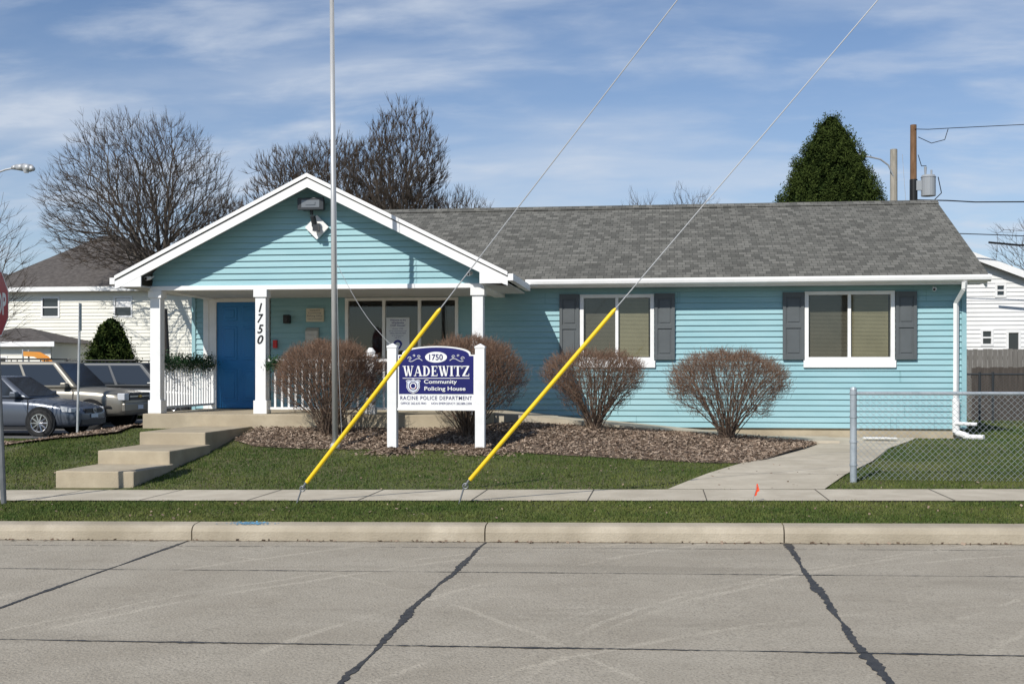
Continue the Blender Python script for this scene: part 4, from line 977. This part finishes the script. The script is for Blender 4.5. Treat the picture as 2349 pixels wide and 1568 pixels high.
mb.path([(8.8,37.9,6.86),(9.6,37.9,6.8),(11.3,37.7,6.75),(24,37,6.9)],.02,5); mb.path([(7.8,37.9,6.9),(8.8,37.9,6.86)],.02,5); mb.path([(7.9,37.9,8.3),(8.0,37.9,7.95),(8.15,37.9,7.95)],.012,5); mb.path([(8.5,37.9,7.6),(8.6,37.9,7.1),(8.4,37.9,6.9)],.015,5)
mb.path([(7.8,37.9,5.9),(10.2,37.9,5.78),(12.5,37.9,5.65),(24,37,5.3)],.015,5); mb.path([(10.0,37.9,5.55),(10.9,37.9,5.45),(24,37,5.4)],.035,6)
mb.obj('wires',black,u1)
u2=thing('utility_pole','weathered pale wooden pole with a curved street lamp arm','utility pole',(8.32,44,.1))
mb=MB(); mb.tube((8.32,44,0),(8.32,44,9.6),.15,.125,14); mb.obj('pole',wood2,u2)
mb=MB(); mb.path([(8.3,43.9,8.6),(8.1,43.8,9.0),(7.8,43.7,9.2),(7.4,43.6,9.28),(7.0,43.5,9.3)],.03,6); mb.path([(8.6,43.9,9.4),(8.7,43.9,8.0),(8.75,43.9,7)],.008,5); mb.obj('lamp_arm',steel,u2)
mb=MB(); mb.tube((7.05,43.5,9.32),(6.6,43.5,9.28),.09,.06,10); mb.obj('lamp_head',steel,u2)
sl=thing('street_lamp','grey cobra head street lamp on a curved arm','street lamp',(-17.2,25,0))
mb=MB(); mb.tube((-17.2,25,-.1),(-17.2,25,6.0),.09,.06,12); mb.obj('pole',steel,sl)
mb=MB(); mb.path([(-17.2,25,5.7),(-16.6,25,5.9),(-15.7,25,6.0),(-15.1,25,6.02),(-14.75,25,6.13),(-14.5,25,6.17)],.022,8); mb.obj('arm',steel,sl)
mb=MB()
st=[(-14.6,.04,6.17),(-14.48,.065,6.18),(-14.3,.09,6.17),(-14.14,.085,6.15),(-14.06,.04,6.12)]
for a,b in zip(st[:-1],st[1:]): mb.tube((a[0],25,a[2]),(b[0],25,b[2]),a[1],b[1],14)
hd=mb.obj('lamp_head',steel,sl,smooth=True)
mb=MB(); mb.tube((-14.25,25,6.12),(-14.25,25,6.05),.085,.05,14); own(mb.obj('lamp_lens',lampglass),hd,False)
# playground slide
sxo=1.55
pg=thing('playground_slide','small orange curved playground slide behind the parked cars','slide',(-21.6+sxo,37,-.05))
mb=MB()
pts=[(-22.6,2.12),(-22.2,2.1),(-21.9,1.95),(-21.6,1.6),(-21.3,1.1),(-21.1,.8),(-20.8,.7)]
pts=[(a+sxo,b) for a,b in pts]
for a,b in zip(pts[:-1],pts[1:]):
    mb.face([(a[0],36.7,a[1]),(b[0],36.7,b[1]),(b[0],37.1,b[1]),(a[0],37.1,a[1])])
    for yy in (36.7,37.1): mb.face([(a[0],yy,a[1]-.04),(b[0],yy,b[1]-.04),(b[0],yy,b[1]+.12),(a[0],yy,a[1]+.12)])
mb.obj('chute',M('slide_orange',(.62,.26,.04),rough=.5),pg)
mb=MB()
for yy in (36.72,37.08): mb.tube((-22.6+sxo,yy,-.1),(-22.6+sxo,yy,2.3),.03)
for z in (.5,.9,1.3,1.7,2.1): mb.tube((-22.62+sxo,36.72,z),(-22.62+sxo,37.08,z),.02)
mb.obj('ladder',steel,pg)

# ------------------------------------------------------------ vehicles
def vehicle(name,label,cat,loc,stations,cab,paint,wheels,wr,suv=False):
    e=thing(name,label,cat,loc,group='vehicles parked in the lot beside the house')
    mb=MB(); ring=[]
    for (x,zl,zt,hw) in stations:
        half=[(hw*.86,zl),(hw*.97,zl+.07),(hw,zl+(zt-zl)*.45),(hw*.985,zt-(zt-zl)*.22),(hw*.93,zt-.025),(hw*.72,zt+.005),(0,zt+.025)]
        pts=[(x,-a,b) for a,b in half]+[(x,a,b) for a,b in half[-2::-1]]
        k=len(mb.v); mb.v+=pts; ring.append(k)
    n=13
    for a,b in zip(ring[:-1],ring[1:]):
        for i in range(n): j=(i+1)%n; mb.f.append((a+i,a+j,b+j,b+i)); mb.m.append(0)
    mb.f.append(tuple(ring[0]+i for i in range(n))[::-1]); mb.m.append(0); mb.f.append(tuple(ring[-1]+i for i in range(n))); mb.m.append(0)
    body=mb.obj('body',paint,e,smooth=True,world=False); body.data.flip_normals()
    md=body.modifiers.new('s','SUBSURF'); md.levels=1; md.render_levels=1
    xb0,xb1,xt0,xt1,zb,zt,hb,ht=cab
    mb=MB(); B=[(xb0,-hb,zb),(xb1,-hb,zb),(xb1,hb,zb),(xb0,hb,zb)]; T=[(xt0,-ht,zt),(xt1,-ht,zt),(xt1,ht,zt),(xt0,ht,zt)]
    mb.v=B+T
    for f in ((0,3,2,1),(4,5,6,7),(0,1,5,4),(1,2,6,5),(2,3,7,6),(3,0,4,7)): mb.f.append(f); mb.m.append(0)
    mb.obj('cabin',paint,e,bevel=.07,world=False,seg=3,smooth=False)
    B=[Vector(b) for b in B]; T=[Vector(t) for t in T]
    def pane(q,s0,s1,t0,t1,nm,off=.012,mat=carglass):
        P=lambda s,t:(q[0].lerp(q[1],s)).lerp(q[3].lerp(q[2],s),t)
        nrm=(q[1]-q[0]).cross(q[3]-q[0]).normalized(); m=MB(); m.face([tuple(P(s,t)+nrm*off) for s,t in ((s0,t0),(s1,t0),(s1,t1),(s0,t1))]); m.obj(nm,mat,e,world=False)
    sideR=[B[0],B[1],T[1],T[0]]; sideL=[B[2],B[3],T[3],T[2]]; fr=[B[1],B[2],T[2],T[1]]; bk=[B[3],B[0],T[0],T[3]]
    sp = [(.03,.31),(.335,.61),(.635,.95)] if suv else [(.10,.24),(.26,.57),(.585,.92)]
    for s in sp: pane(sideR,s[0],s[1],.12,.88,'side_window')
    for s in sp: pane(sideL,1-s[1],1-s[0],.12,.88,'side_window')
    pane(fr,.05,.95,.08,.92,'windscreen'); pane(bk,.08,.92,.15,.88,'rear_window')
    hwm=max(s[3] for s in stations)
    zm=stations[len(stations)//2]
    for sgn in (-1,1):
        mb=MB()
        for xx in ((-.95,.12,1.12) if suv else (-.9,.1,1.05)):
            mb.box(xx-.006,xx+.006,sgn*(hwm*.985)-.012,sgn*(hwm*.985)+.012,zm[1]+.15,zm[2]-.05)
        for xx in (-.75,.3): mb.box(xx-.09,xx+.09,sgn*(hwm*.985)-.02,sgn*(hwm*.985)+.02,zm[2]-.17,zm[2]-.14)
        mb.box(-1.2,1.2,sgn*hwm*.97-.02,sgn*hwm*.97+.02,zm[1]-.02,zm[1]+.05)
        mb.obj('door_trim',grille,e,world=False)
    for wx in wheels:
        for sgn in (-1,1):
            yo=sgn*(hwm-.10)
            m=MB(); m.tube((wx,sgn*(hwm-.06),wr+.02),(wx,sgn*(hwm+.008),wr+.02),wr*1.17,wr*1.17,28); m.obj('wheel_arch',black,e,world=False)
            m=MB(); m.tube((wx,yo-.09*sgn,wr),(wx,yo+.125*sgn,wr),wr,wr,28); m.tube((wx,yo+.125*sgn,wr),(wx,yo+.14*sgn,wr),wr,wr*.9,28); wh_=m.obj('wheel',rubber,e,world=False)
            m=MB(); y=yo+.145*sgn
            m.tube((wx,y-.006*sgn,wr),(wx,y,wr),wr*.2,wr*.16,16)
            for i in range(24):
                a0=i/24*6.283; a1=(i+1)/24*6.283; m.tube((wx+wr*.66*math.cos(a0),y,wr+wr*.66*math.sin(a0)),(wx+wr*.66*math.cos(a1),y,wr+wr*.66*math.sin(a1)),.018,.018,5)
            for i in range(10 if not suv else 6):
                a0=i/(10 if not suv else 6)*6.283; m.tube((wx,y,wr),(wx+wr*.66*math.cos(a0),y,wr+wr*.66*math.sin(a0)),.024,.020,5)
            r_=m.obj('rim',silver); own(r_,wh_,False)
    for sgn in (-1,1):
        m=MB(); m.box(xb1-.42,xb1-.25,sgn*(hb+.08)-.09,sgn*(hb+.08)+.09,zb+.02,zb+.16); m.obj('wing_mirror',paint,e,bevel=.03,world=False)
    return e,body
zg=lambda x,y:h(x,y)+.02
sed=[(-2.3,.42,.82,.66),(-2.24,.30,.98,.80),(-1.9,.19,1.02,.87),(-1,.18,.97,.89),(0,.18,.94,.89),(.95,.18,.93,.89),(1.5,.19,.86,.885),(2.0,.2,.77,.85),(2.22,.22,.68,.78),(2.31,.28,.58,.64)]
e,b=vehicle('parked_car','dark blue grey four door sedan with alloy wheels','car',(-16.25,27.6,zg(-16.5,27.6)),sed,(-1.85,1.05,-1.1,.25,.92,1.46,.82,.60),paint_blue,(-1.35,1.38),.325)
def part(fn,name,mat,bevel=0):
    m=MB(); fn(m); return m.obj(name,mat,e,bevel=bevel,world=False)
part(lambda m:m.box(2.22,2.315,-.42,.42,.56,.66),'grille',grille); part(lambda m:m.box(2.22,2.31,-.60,.60,.28,.40),'bumper_intake',grille)
for s in (-1,1):
    part(lambda m:m.prism([(2.02,.60),(2.25,.59),(2.24,.68),(1.95,.74)],lambda u,v:(u,s*.60,v),lambda u,v:(u-.10,s*.85,v)),'headlight',lampglass)
part(lambda m:m.box(2.315,2.325,-.17,.17,.44,.53),'number_plate',paper)
def vw(m):
    for i in range(16):
        a=i/16*6.283;c=(i+1)/16*6.283; m.tube((2.325,.07*math.cos(a),.61+.07*math.sin(a)),(2.325,.07*math.cos(c),.61+.07*math.sin(c)),.008,.008,5)
    for p,q in (((-.035,.675),(0,.62)),((.035,.675),(0,.62)),((-.055,.64),(-.03,.55)),((-.03,.55),(0,.605)),((0,.605),(.03,.55)),((.03,.55),(.055,.64))): m.tube((2.325,p[0],p[1]),(2.325,q[0],q[1]),.007,.007,5)
part(vw,'emblem',silver)
suv=[(-2.55,.5,1.05,.85),(-2.48,.38,1.16,.95),(-2.1,.32,1.18,.99),(-1,.32,1.16,1.0),(0,.32,1.15,1.0),(1.0,.32,1.15,1.0),(1.7,.33,1.11,.99),(2.3,.36,1.04,.96),(2.5,.38,.95,.92),(2.56,.45,.85,.85)]
for (X,Y,pm,lab) in ((-17.0,31.2,paint_tan,'silver full size sport utility vehicle with roof rack'),(-15.9,34.2,paint_grey,'dark grey full size sport utility vehicle with roof rack')):
    e,b=vehicle('parked_suv',lab,'suv',(X,Y,zg(X,Y)),suv,(-2.5,1.22,-2.3,.5,1.12,1.86,.93,.76),pm,(-1.55,1.62),.38,suv=True)
    part(lambda m:m.box(2.48,2.575,-.62,.62,.80,1.0),'grille',grille); part(lambda m:m.box(2.5,2.60,-.95,.95,.50,.72),'bumper',paint_tan if pm is paint_tan else grille,.03)
    part(lambda m:m.box(2.50,2.585,-.62,.62,.885,.915),'grille_bar',silver)
    for s in (-1,1): part(lambda m:m.box(2.36,2.57,s*.78-.14,s*.78+.14,.80,.99),'headlight',lampglass,.02)
    part(lambda m:m.box(2.602,2.61,-.16,.16,.55,.66),'number_plate',paper)
    part(lambda m:(m.box(2.588,2.596,-.11,.11,.88,.92),m.box(2.588,2.597,-.05,.05,.865,.935)),'emblem',gold)
    def rack(m):
        for s in (-1,1): m.tube((-2.0,s*.62,1.93),(.2,s*.62,1.93),.018)
        for xx in (-1.6,-.7,.1): m.tube((xx,-.62,1.93),(xx,.62,1.93),.014); m.tube((xx,-.62,1.85),(xx,-.62,1.93),.014); m.tube((xx,.62,1.85),(xx,.62,1.93),.014)
    part(rack,'roof_rack',black)
    for s in (-1,1): part(lambda m:m.box(-2.3,2.2,s*1.0-.012,s*1.0+.012,.62,.66),'side_moulding',grille)

# ------------------------------------------------------------ light, sky, camera
sd=Vector((.42,1,-.90)).normalized(); el=math.asin(-sd.z); az=math.atan2(-sd.x,-sd.y)
sun=bpy.data.lights.new('sun','SUN'); sun.energy=4.6; sun.angle=rad(.5); sun.color=(1,.955,.88)
so=bpy.data.objects.new('sun',sun); so.rotation_euler=sd.to_track_quat('-Z','Y').to_euler(); so.location=(-10,-20,30); COL.objects.link(so)
w=bpy.data.worlds.new('World'); scene.world=w; w.use_nodes=True; N=w.node_tree.nodes; L=w.node_tree.links
bg=N['Background']; bg.inputs['Strength'].default_value=.070
sk=N.new('ShaderNodeTexSky'); sk.sky_type='NISHITA'; sk.sun_disc=False; sk.sun_elevation=el; sk.sun_rotation=az%(2*math.pi); sk.air_density=1.0; sk.dust_density=.3; sk.ozone_density=2.5
tc=N.new('ShaderNodeTexCoord'); sp=N.new('ShaderNodeSeparateXYZ'); L.new(tc.outputs['Generated'],sp.inputs[0])
def mth(op,a,b=None,c=None):
    n=N.new('ShaderNodeMath'); n.operation=op
    for i,v in enumerate((a,b,c)):
        if v is None: continue
        if isinstance(v,(int,float)): n.inputs[i].default_value=v
        else: L.new(v,n.inputs[i])
    return n.outputs[0]
zc=mth('MAXIMUM',sp.outputs['Z'],0.0); zd=mth('ADD',zc,.20)
cu=N.new('ShaderNodeCombineXYZ'); L.new(mth('DIVIDE',sp.outputs['X'],zd),cu.inputs[0]); L.new(mth('DIVIDE',sp.outputs['Y'],zd),cu.inputs[1])
def cloud(rot,sc,scale,lo,hi,dist,off,rough=.52):
    mp=N.new('ShaderNodeMapping'); mp.inputs['Rotation'].default_value=(0,0,rad(rot)); mp.inputs['Scale'].default_value=sc; mp.inputs['Location'].default_value=off; L.new(cu.outputs[0],mp.inputs['Vector'])
    n=N.new('ShaderNodeTexNoise'); n.inputs['Scale'].default_value=scale; n.inputs['Detail'].default_value=7; n.inputs['Roughness'].default_value=rough; n.inputs['Distortion'].default_value=dist; L.new(mp.outputs[0],n.inputs['Vector'])
    r=N.new('ShaderNodeMapRange'); r.interpolation_type='SMOOTHSTEP'; r.inputs['From Min'].default_value=lo; r.inputs['From Max'].default_value=hi; L.new(n.outputs['Fac'],r.inputs['Value']); return r.outputs['Result']
c1=cloud(6,(.8,1.5,1),1.5,.40,.76,.2,(3,1,0)); c2=cloud(-14,(.9,1.8,1),3.4,.42,.80,.25,(7,2,0),.55); c3=cloud(0,(1,1,1),.8,.25,.6,0,(2,5,0)); c4=cloud(10,(.7,1.5,1),7,.42,.85,.3,(4,9,0),.6)
hz=N.new('ShaderNodeMapRange'); hz.inputs['From Min'].default_value=.32; hz.inputs['From Max'].default_value=.02; hz.inputs['To Max'].default_value=.38; L.new(sp.outputs['Z'],hz.inputs['Value'])
tot=mth('ADD',mth('ADD',mth('ADD',mth('MULTIPLY',c1,.50),mth('MULTIPLY',mth('MULTIPLY',c2,c3),.55)),mth('MULTIPLY',mth('MULTIPLY',c4,c2),.25)),hz.outputs[0]); cl=N.new('ShaderNodeClamp'); L.new(tot,cl.inputs[0]); cl.inputs['Max'].default_value=.8
# clouds thinned over the unseen sunny half to weaken its fill light
back=N.new('ShaderNodeMapRange'); back.inputs['From Min'].default_value=-.4; back.inputs['From Max'].default_value=.4; back.inputs['To Min'].default_value=.12; L.new(sp.outputs['Y'],back.inputs['Value'])
tint=N.new('ShaderNodeMixRGB'); tint.blend_type='MULTIPLY'; tint.inputs['Fac'].default_value=1; L.new(sk.outputs[0],tint.inputs['Color1']); tint.inputs['Color2'].default_value=(1.15,1.27,1.45,1)
mx=N.new('ShaderNodeMixRGB'); L.new(mth('MULTIPLY',cl.outputs[0],back.outputs[0]),mx.inputs['Fac']); L.new(tint.outputs[0],mx.inputs['Color1']); mx.inputs['Color2'].default_value=(9.2,10.1,11.5,1)
L.new(mx.outputs[0],bg.inputs['Color'])
cam=bpy.data.cameras.new('camera'); cam.sensor_width=36; cam.lens=2700/2349*36; cam.shift_y=.0294; cam.clip_end=4000
co=bpy.data.objects.new('camera',cam); co.location=(0,0,1.55); co.rotation_euler=(rad(90),0,math.atan(.1274)); COL.objects.link(co); scene.camera=co
scene.view_settings.view_transform='Standard'; scene.view_settings.look='None'; scene.view_settings.exposure=0
